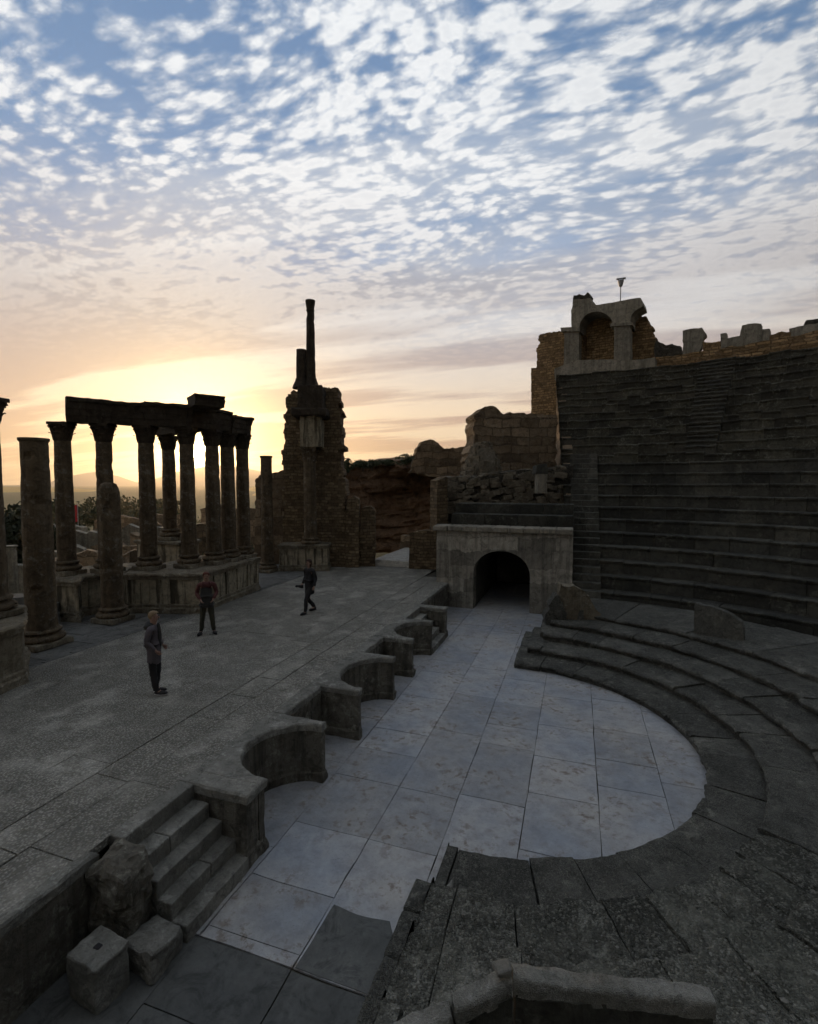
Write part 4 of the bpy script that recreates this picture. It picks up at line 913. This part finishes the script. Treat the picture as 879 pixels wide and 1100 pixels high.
# flag
q=at(84,561,46); t=E('flag',(q.x,q.y,hgt(q.x,q.y))); tag(t,'small red flag hanging on a pole among the far ruins','flag'); zp=at(84,541,46).z-hgt(q.x,q.y)
mb=MB(); mb.tube([(0,0,0),(0,0,zp)],.04,8); obj('pole',mb,M['steel'],t,local=True)
mb=MB(); rows=[]
for i in range(9):
    f=i/8; rows.append([Vector((-.04-f*.55-.05*math.sin(j*1.3),.08*math.sin(f*7+j),zp-.05-j*.2-f*f*.5)) for j in range(9)])
mb.grid(rows); mb.grid([[p+Vector((0,.012,0)) for p in r] for r in rows],flip=True); obj('cloth',mb,M['red'],t,local=True)
# ------------------------------------------------------------------ people
def skin(name,verts,edges,rad,mat,parent,sub=2,rootv=0):
    me=bpy.data.meshes.new(name); me.from_pydata(verts,edges,[]); me.update(); me.materials.append(mat)
    o=bpy.data.objects.new(name,me); COL.objects.link(o); o.parent=parent
    m=o.modifiers.new('Skin','SKIN'); m.use_smooth_shade=True
    for i,r in enumerate(rad):
        sv=me.skin_vertices[0].data[i]; sv.radius=r if isinstance(r,tuple) else (r,r); sv.use_root=(i==rootv)
    s_=o.modifiers.new('Sub','SUBSURF'); s_.levels=sub; s_.render_levels=sub
    if name in ('jacket','vest','trousers','sleeve_layer'):
        d_=o.modifiers.new('Folds','DISPLACE'); tx=bpy.data.textures.get('folds') or bpy.data.textures.new('folds','CLOUDS'); tx.noise_scale=.09; d_.texture=tx; d_.strength=.035; d_.mid_level=.5
    return o
def ell(mb,c,r,nu=14,nv_=10,f=None):
    rows=[]
    for i in range(nv_+1):
        a=-PI/2+PI*i/nv_; row=[]
        for k in range(nu):
            b=2*PI*k/nu; p=Vector((math.cos(a)*math.cos(b),math.cos(a)*math.sin(b),math.sin(a)))
            if f: p=f(p)
            row.append(Vector((c[0]+p.x*r[0],c[1]+p.y*r[1],c[2]+p.z*r[2])))
        rows.append(row)
    mb.grid(rows,closed=True)
def person(loc,rz,Hh,label,J,mats,group='visitors on the stage',hood=False,hairlong=False,sleeve=None,coatlen=.0,camera=False,vest=False):
    """faces +y in its own frame; J holds joint positions for a 1.75 m figure"""
    t=E('person',loc,rz); tag(t,label,'person',group); k=Hh/1.75; t.scale=(k,k,k)
    j=dict(hip=(0,0,.93),waist=(0,.0,1.08),chest=(0,.0,1.28),neck=(0,.0,1.46),head0=(0,.01,1.55),head1=(0,.02,1.63),head2=(0,.015,1.70)); j.update(J)
    names=['hip','waist','chest','neck','head0','head1','head2']; V=[j[n] for n in names]; Rr=[(.115,.085),(.11,.085),(.13,.085),(.055,.058),(.068,.078),(.076,.092),(.06,.075)]; Ed=[(i,i+1) for i in range(6)]
    def addv(p,r,par): V.append(p); Rr.append(r); Ed.append((par,len(V)-1)); return len(V)-1
    for s_ in 'LR':
        a=addv(j['sh'+s_],.05,2); b=addv(j['el'+s_],.045,a); w=addv(j['wr'+s_],.03,b)
        hp=addv(j['hj'+s_],.07,0); kn=addv(j['kn'+s_],.058,hp); an_=addv(j['an'+s_],.04,kn); addv(j['to'+s_],.038,an_)
    skin('body',V,Ed,Rr,M['skin'],t)
    # hands: palm and five fingers
    for s_,sg in (('L',-1),('R',1)):
        w=Vector(j['wr'+s_]); e=Vector(j['el'+s_]); d=(w-e).normalized(); side=Vector((0,1,0)); side=(side-d*side.dot(d)).normalized(); V2=[tuple(w-d*.01),tuple(w+d*.05)]; E2=[(0,1)]; R2=[(.022,.03),(.018,.034)]
        for q_,(o_,l) in enumerate(((-.026,.05),(-.009,.062),(.009,.066),(.026,.058))):
            b0=w+d*.07+side*o_; V2.append(tuple(b0)); E2.append((1,len(V2)-1)); R2.append(.0095); n_=d.cross(side)*(-sg)
            V2.append(tuple(b0+d*l*.5+n_*.008)); E2.append((len(V2)-2,len(V2)-1)); R2.append(.0085)
            V2.append(tuple(b0+d*l*.85+n_*.026)); E2.append((len(V2)-2,len(V2)-1)); R2.append(.007)
        b0=w+d*.03+side*.035; V2.append(tuple(b0)); E2.append((1,len(V2)-1)); R2.append(.011); V2.append(tuple(b0+d*.045+side*.02)); E2.append((len(V2)-2,len(V2)-1)); R2.append(.009)
        skin('hand',V2,E2,R2,M['skin'],t,sub=1)
    # face details
    hc=Vector(j['head1']); mb=MB()
    ell(mb,hc+Vector((0,.095,-.012)),(.012,.018,.02),8,6); [ell(mb,hc+Vector((s_*.08,0,-.005)),(.012,.02,.032),8,6) for s_ in (-1,1)]; obj('nose_and_ears' if False else 'face_features',mb,M['skin'],t,local=True,smooth=True)
    mb=MB(); [ell(mb,hc+Vector((s_*.032,.084,.012)),(.013,.008,.007),8,6) for s_ in (-1,1)]; ell(mb,hc+Vector((0,.083,-.052)),(.024,.008,.006),8,6); obj('eyes_and_mouth' if False else 'eye',mb,M['brown'],t,local=True,smooth=True)
    # hair cap
    mb=MB(); hc2=hc+Vector((0,-.012,.03)); L_=.5 if hairlong else .0
    def hf(p):
        q=p.copy()
        if q.y>.2 and q.z<.35: q.y=.2+(q.y-.2)*.2
        if hairlong and q.z<0 and q.y<.3: q.z*=2.2; 
        return q
    ell(mb,hc2,(.092,.108,.098),18,14,hf); 
    for v in mb.v: v+=nv(v,30)*.008
    obj('hair',mb,M[mats['hair']],t,local=True,smooth=True)
    # jacket: torso and sleeves
    hz=j['hip'][2]; V=[(j['hip'][0],j['hip'][1],hz-.09-coatlen),j['hip'],j['waist'],j['chest'],(j['neck'][0],j['neck'][1],1.4),(j['neck'][0],j['neck'][1],1.5)]; Rr=[(.2,.15),(.18,.135),(.16,.125),(.165,.12),(.135,.095),(.075,.075)]; Ed=[(0,1),(1,2),(2,3),(3,4),(4,5)]
    ci=len(V)-2
    mt=M[mats['top']]
    if vest: skin('vest',V,Ed,Rr,mt,t,rootv=1)
    V3,E3,R3=(V,Ed,Rr) if not vest else ([(0,0,1.38)],[],[(.13,.09)])
    if vest: ci=0
    for s_ in 'LR':
        n0=len(V3); V3=V3+[j['sh'+s_],j['el'+s_],tuple(Vector(j['wr'+s_])-(Vector(j['wr'+s_])-Vector(j['el'+s_])).normalized()*.01)]
        E3=E3+[(ci,n0),(n0,n0+1),(n0+1,n0+2)]; R3=R3+[.072,.058,.044]
    skin('sleeve_layer' if vest else 'jacket',V3,E3,R3,M[mats['sleeve']] if vest else mt,t,rootv=(0 if vest else 1))
    if hood:
        mb=MB(); ell(mb,Vector(j['neck'])+Vector((0,-.07,-.02)),(.15,.11,.1),16,10)
        for v in mb.v: v+=nv(v,14)*.02
        obj('hood',mb,M['charcoal'],t,local=True,smooth=True)
        n=Vector(j['chest']); mb=MB(); ell(mb,n+Vector((0,.1,-.08)),(.05,.06,.3),10,8); obj('front_panel',mb,M['charcoal'],t,local=True,smooth=True)
    # trousers
    V=[(j['hip'][0],j['hip'][1],hz+.04),(j['hip'][0],j['hip'][1],hz-.06)]; Rr=[(.15,.11),(.155,.115)]; Ed=[(0,1)]
    for s_ in 'LR':
        n0=len(V); a=Vector(j['an'+s_])+Vector((0,0,-.015)); V+= [j['hj'+s_],j['kn'+s_],tuple(a)]; Ed+=[(1,n0),(n0,n0+1),(n0+1,n0+2)]; Rr+=[.105,.075,.062]
    skin('trousers',V,Ed,Rr,M[mats['leg']],t)
    for s_ in 'LR':
        a=Vector(j['an'+s_]); to=Vector(j['to'+s_]); d=(to-a); d.z=0; d.normalize(); c_=(a+to)/2; gz=0. if 'lift'+s_ not in J else J['lift'+s_]
        mb=MB(); ell(mb,(0,0,0),(.05,.145,.05),14,8,lambda p:Vector((p.x*(1+.15*p.y),p.y,max(p.z,-.75)*(1-.35*max(0,p.y))))); ell(mb,(0,-.07,.05),(.045,.055,.055),10,6)
        an2=math.atan2(d.y,d.x)-PI/2; 
        for v in mb.v: v.rotate(Matrix.Rotation(an2,3,'Z')); v+=Vector((c_.x,c_.y,gz+.05))
        so=obj('shoe',mb,M['black'],t,local=True,smooth=True)
        mb=MB(); ell(mb,(0,0,0),(.053,.15,.016),14,6)
        for v in mb.v: v.rotate(Matrix.Rotation(an2,3,'Z')); v+=Vector((c_.x,c_.y,gz+.016))
        obj('sole',mb,M[mats.get('sole','black')],so,local=True,smooth=True)
    return t
stand=dict(shL=(-.19,0,1.41),shR=(.19,0,1.41),elL=(-.23,-.03,1.14),elR=(.23,-.03,1.14),wrL=(-.21,.1,.93),wrR=(.21,.1,.93),hjL=(-.09,0,.88),hjR=(.09,0,.88),knL=(-.1,.02,.48),knR=(.1,.02,.48),anL=(-.1,-.02,.09),anR=(.1,-.02,.09),toL=(-.12,.15,.035),toR=(.12,.15,.035))
q=onz(167,745,ZS); j1=dict(stand); j1.update(elL=(-.22,-.07,1.15),elR=(.22,-.06,1.15),wrL=(-.19,.11,.97),wrR=(.19,.12,.96),knL=(-.07,.03,.48),knR=(.08,0,.48),anL=(-.07,-.02,.09),anR=(.08,.06,.09),toL=(-.08,.16,.035),toR=(.1,.24,.035))
person((q.x,q.y,ZS),YAW-PI/2+.1,1.70,'person with short fair hair in a mauve grey hooded jacket, nearest on the stage',j1,dict(hair='blond',top='mauve',leg='black',sole='sole'),hood=True,coatlen=.24)
q=onz(223,681,ZS); j2=dict(stand); j2.update(knL=(-.13,.02,.48),knR=(.12,.02,.48),anL=(-.17,-.02,.09),anR=(.16,-.02,.09),toL=(-.22,.14,.035),toR=(.22,.14,.035),elL=(-.27,-.02,1.16),elR=(.26,-.02,1.16),wrL=(-.17,.16,1.0),wrR=(.14,.19,1.0))
person((q.x,q.y,ZS),YAW+PI-.0+.75*0+.35,1.78,'person with red sleeves, dark vest and olive trousers standing with feet apart before the podium',j2,dict(hair='auburn',top='charcoal',leg='olive',sleeve='redcloth'),vest=True)
q=onz(333,658,ZS); j3=dict(stand); j3.update(hip=(0,0,.93),hjL=(-.09,0,.88),hjR=(.09,0,.88),knL=(-.08,.2,.49),anL=(-.08,.24,.09),toL=(-.1,.41,.035),knR=(.1,.02,.47),anR=(.12,-.3,.13),toR=(.13,-.14,.04),elL=(-.25,-.06,1.14),wrL=(-.28,.04,.9),elR=(.25,-.05,1.14),wrR=(.27,.08,.92))
pt=person((q.x,q.y,ZS),YAW+PI-.7,1.78,'person in a long black coat walking across the stage with a camera at one hip',j3,dict(hair='brown',top='black',leg='black'),hairlong=True,coatlen=.26)
k=1.78/1.75; rzp=YAW+PI-.7; lp=Matrix.Rotation(rzp,3,'Z')@Vector((.27,.13,.84))*k+Vector((q.x,q.y,ZS))
cm=E('camera_in_hand',(0,0,0)); cm.name='photo_camera'; cm.location=lp; cm.rotation_euler=(0,0,rzp); tag(cm,'black camera with a long lens held by the walking person in the black coat','camera')
mb=MB(); mb.box(-.07,.07,-.04,.04,-.05,.05,amp=0,r=.012,seg=.05); obj('body',mb,M['black'],cm,local=True)
mb=MB(); rows=[]
mb.tube([(.03,.0,0),(.12,.02,0),(.2,.03,-.01),(.22,.03,-.01)],[.035,.036,.043,.043],12); obj('lens',mb,M['black'],cm,local=True)
# ------------------------------------------------------------------ light and sky
SD=ray(215.2,489).normalized(); el=math.asin(SD.z); az=math.atan2(SD.x,SD.y)
sl=bpy.data.lights.new('sun','SUN'); sl.energy=1.1; sl.angle=R(.6); sl.color=(1,.62,.3); so=bpy.data.objects.new('sun',sl); COL.objects.link(so)
so.rotation_euler=(-SD).to_track_quat('-Z','Y').to_euler(); so.location=(-30,30,30)
w=bpy.data.worlds.new('World'); S.world=w; w.use_nodes=True; t=w.node_tree; t.nodes.clear(); L=t.links.new
out=N(t,'ShaderNodeOutputWorld'); bg=N(t,'ShaderNodeBackground'); L(bg.outputs[0],out.inputs[0])
tc=N(t,'ShaderNodeTexCoord'); nrm=N(t,'ShaderNodeVectorMath',operation='NORMALIZE'); L(tc.outputs['Generated'],nrm.inputs[0]); D=nrm.outputs[0]
sx=N(t,'ShaderNodeSeparateXYZ'); L(D,sx.inputs[0]); z=math_(t,'MAXIMUM',sx.outputs[2],0.)
sky=N(t,'ShaderNodeTexSky'); sky.sky_type='NISHITA'; sky.sun_disc=False; sky.sun_elevation=el; sky.sun_rotation=az; sky.altitude=500; sky.dust_density=2.
dt=N(t,'ShaderNodeVectorMath',operation='DOT_PRODUCT'); L(D,dt.inputs[0]); dt.inputs[1].default_value=SD; g=math_(t,'MAXIMUM',dt.outputs['Value'],0.)
# cloud deck coordinates: direction projected on a layer overhead
zc=math_(t,'ADD',z,.09); cb=N(t,'ShaderNodeCombineXYZ'); L(math_(t,'DIVIDE',sx.outputs[0],zc),cb.inputs[0]); L(math_(t,'DIVIDE',sx.outputs[1],zc),cb.inputs[1])
def cmap(rot,scale,off=(0,0,0)):
    m=N(t,'ShaderNodeMapping'); m.inputs['Rotation'].default_value=(0,0,rot); m.inputs['Scale'].default_value=scale; m.inputs['Location'].default_value=off; L(cb.outputs[0],m.inputs[0]); return m.outputs[0]
def cn(vec,s,d,r=.55,dis=0.):
    n=N(t,'ShaderNodeTexNoise',Scale=s,Detail=d,Roughness=r,Distortion=dis); n.noise_dimensions='2D'; L(vec,n.inputs['Vector']); return n
CR=-YAW+R(17)
def srange(v,a,b,smooth=True):
    m=N(t,'ShaderNodeMapRange'); m.interpolation_type='SMOOTHSTEP' if smooth else 'LINEAR'; L(v,m.inputs['Value']); m.inputs['From Min'].default_value=a; m.inputs['From Max'].default_value=b; return m.outputs[0]
warp=cn(cmap(0,(1,1,1)),1.4,1,.5); wv=N(t,'ShaderNodeVectorMath',operation='MULTIPLY_ADD'); L(warp.outputs['Color'],wv.inputs[0]); wv.inputs[1].default_value=(.2,.2,0); L(cmap(CR,(1.05,1.75,1),(3.1,.4,0)),wv.inputs[2])
fw_=cn(wv.outputs[0],14.,3,.5); wv2=N(t,'ShaderNodeVectorMath',operation='MULTIPLY_ADD'); L(fw_.outputs['Color'],wv2.inputs[0]); wv2.inputs[1].default_value=(.03,.03,0); L(wv.outputs[0],wv2.inputs[2])
vo=N(t,'ShaderNodeTexVoronoi',Scale=10.5); vo.voronoi_dimensions='2D'; vo.feature='SMOOTH_F1'; vo.inputs['Smoothness'].default_value=.35; L(wv2.outputs[0],vo.inputs['Vector'])
vo2=N(t,'ShaderNodeTexVoronoi',Scale=23.); vo2.voronoi_dimensions='2D'; L(wv2.outputs[0],vo2.inputs['Vector'])
cell=math_(t,'SUBTRACT',1.,math_(t,'ADD',math_(t,'MULTIPLY',vo.outputs['Distance'],.8),math_(t,'MULTIPLY',vo2.outputs['Distance'],.45)))
puff=cn(wv.outputs[0],9.,5,.62).outputs['Fac']
big=cn(cmap(CR+.4,(.9,1.5,1),(1.7,2.9,0)),.9,2,.55).outputs['Fac']
huge=cn(cmap(CR-.3,(.5,1.0,1),(7.3,1.2,0)),.7,3,.5).outputs['Fac']
veil=cn(cmap(CR-.2,(.35,1.1,1),(5.,1.,0)),1.3,5,.62).outputs['Fac']
dens=math_(t,'ADD',math_(t,'ADD',cell,math_(t,'MULTIPLY',math_(t,'SUBTRACT',puff,.5),1.5)),math_(t,'MULTIPLY',math_(t,'SUBTRACT',big,.5),1.7))
cloud=srange(dens,-.03,.72); thick=srange(dens,.5,1.1)
vl=srange(veil,.42,.66)
grey=srange(huge,.46,.62)
skyc=ramp(t,z,[(0.,(.95,.70,.40)),(.09,(.86,.68,.50)),(.2,(.50,.54,.60)),(.38,(.24,.39,.64)),(.6,(.18,.31,.53)),(1.,(.1,.2,.42))])
skyb=mix(t,.12,skyc,mix(t,1.,sky.outputs[0],(.12,.12,.12),'MULTIPLY'))
clc=ramp(t,z,[(0.,(.95,.68,.40)),(.12,(.90,.74,.58)),(.25,(.92,.87,.80)),(.45,(.97,.97,.97)),(.7,(.97,.99,1.)),(1.,(.85,.87,.9))])
clg=ramp(t,z,[(0.,(.70,.48,.30)),(.15,(.46,.40,.37)),(.3,(.34,.36,.41)),(.6,(.32,.39,.50)),(1.,(.3,.36,.46))])
clcol=mix(t,srange(dens,.15,.75),mix(t,.55,clc,clg),clc); clcol=mix(t,math_(t,'MULTIPLY',thick,.18),clcol,clg)
col=mix(t,math_(t,'MULTIPLY',vl,.5),skyb,mix(t,.5,clc,clg))
col=mix(t,math_(t,'MULTIPLY',grey,ramp(t,z,[(0.,.2),(.3,.85),(.6,.75),(1.,.3)])),col,mix(t,.1,clg,clc))
col=mix(t,math_(t,'MULTIPLY',cloud,ramp(t,z,[(0.,.25),(.16,.35),(.3,.8),(.5,.95)])),col,clcol)
# soft lilac to peach layer cloud above the horizon with bright breaks
band=ramp(t,z,[(0.,.9),(.1,.88),(.24,.8),(.36,.42),(.5,0.)]); 
lay=cn(cmap(CR-.55,(.22,.9,1),(2.,6.,0)),1.5,4,.58).outputs['Fac']
lowg=mix(t,srange(lay,.44,.60),ramp(t,z,[(0.,(.72,.42,.20)),(.12,(.62,.42,.31)),(.3,(.46,.42,.43))]),ramp(t,z,[(0.,(1.,.72,.40)),(.14,(.97,.77,.55)),(.3,(.72,.70,.70))]))
col=mix(t,band,col,lowg)
# dimmer side of the sky away from the sunset
away=N(t,'ShaderNodeMapRange'); L(dt.outputs['Value'],away.inputs['Value']); away.inputs['From Min'].default_value=-.8; away.inputs['From Max'].default_value=.75; away.inputs['To Min'].default_value=.2; away.inputs['To Max'].default_value=1.
ac_=N(t,'ShaderNodeVectorMath',operation='SCALE'); L(col,ac_.inputs[0]); L(away.outputs[0],ac_.inputs['Scale'])
def glow(p,c): 
    v=math_(t,'POWER',g,p); s_=N(t,'ShaderNodeVectorMath',operation='SCALE'); s_.inputs[0].default_value=c; L(v,s_.inputs['Scale']); return s_.outputs[0]
cur=ac_.outputs[0]
for p,c in ((8,(.08,.05,.02)),(30,(.42,.28,.09)),(140,(1.0,.72,.28)),(300,(1.2,.95,.45)),(900,(2.5,2.,1.)),(6000,(9,7.5,4.5))):
    a_=N(t,'ShaderNodeVectorMath',operation='ADD'); L(cur,a_.inputs[0]); L(glow(p,c),a_.inputs[1]); cur=a_.outputs[0]
disc=math_(t,'GREATER_THAN',g,math.cos(R(.32))); sd=N(t,'ShaderNodeVectorMath',operation='SCALE'); sd.inputs[0].default_value=(60,45,22); L(disc,sd.inputs['Scale'])
a_=N(t,'ShaderNodeVectorMath',operation='ADD'); L(cur,a_.inputs[0]); L(sd.outputs[0],a_.inputs[1]); cur=a_.outputs[0]
L(cur,bg.inputs[0]); bg.inputs[1].default_value=1.0
w.cycles.sampling_method='MANUAL'; w.cycles.sample_map_resolution=1024
hz=MB(); hz.add([(x,y,z_) for z_ in (-30,160) for y in (-7000,7000) for x in (-7000,7000)],[(0,2,3,1),(4,5,7,6),(0,1,5,4),(2,6,7,3),(0,4,6,2),(1,3,7,5)])
hm=bpy.data.materials.new('haze'); hm.use_nodes=True; ht=hm.node_tree; ht.nodes.clear(); ho=N(ht,'ShaderNodeOutputMaterial'); pv=N(ht,'ShaderNodeVolumePrincipled'); ht.links.new(pv.outputs[0],ho.inputs['Volume'])
pv.inputs['Color'].default_value=(.95,.9,.82,1); pv.inputs['Density'].default_value=.0002; pv.inputs['Anisotropy'].default_value=.8
tag(obj('haze',hz,hm),kind='stuff')
S.cycles.volume_bounces=0
S.view_settings.view_transform='Standard'; S.view_settings.look='None'; S.view_settings.exposure=.0; S.view_settings.gamma=1
S.render.engine='CYCLES'; S.cycles.use_denoising=True; S.cycles.max_bounces=6; S.cycles.diffuse_bounces=2; S.cycles.use_adaptive_sampling=True; S.cycles.adaptive_threshold=.04; S.cycles.adaptive_min_samples=12
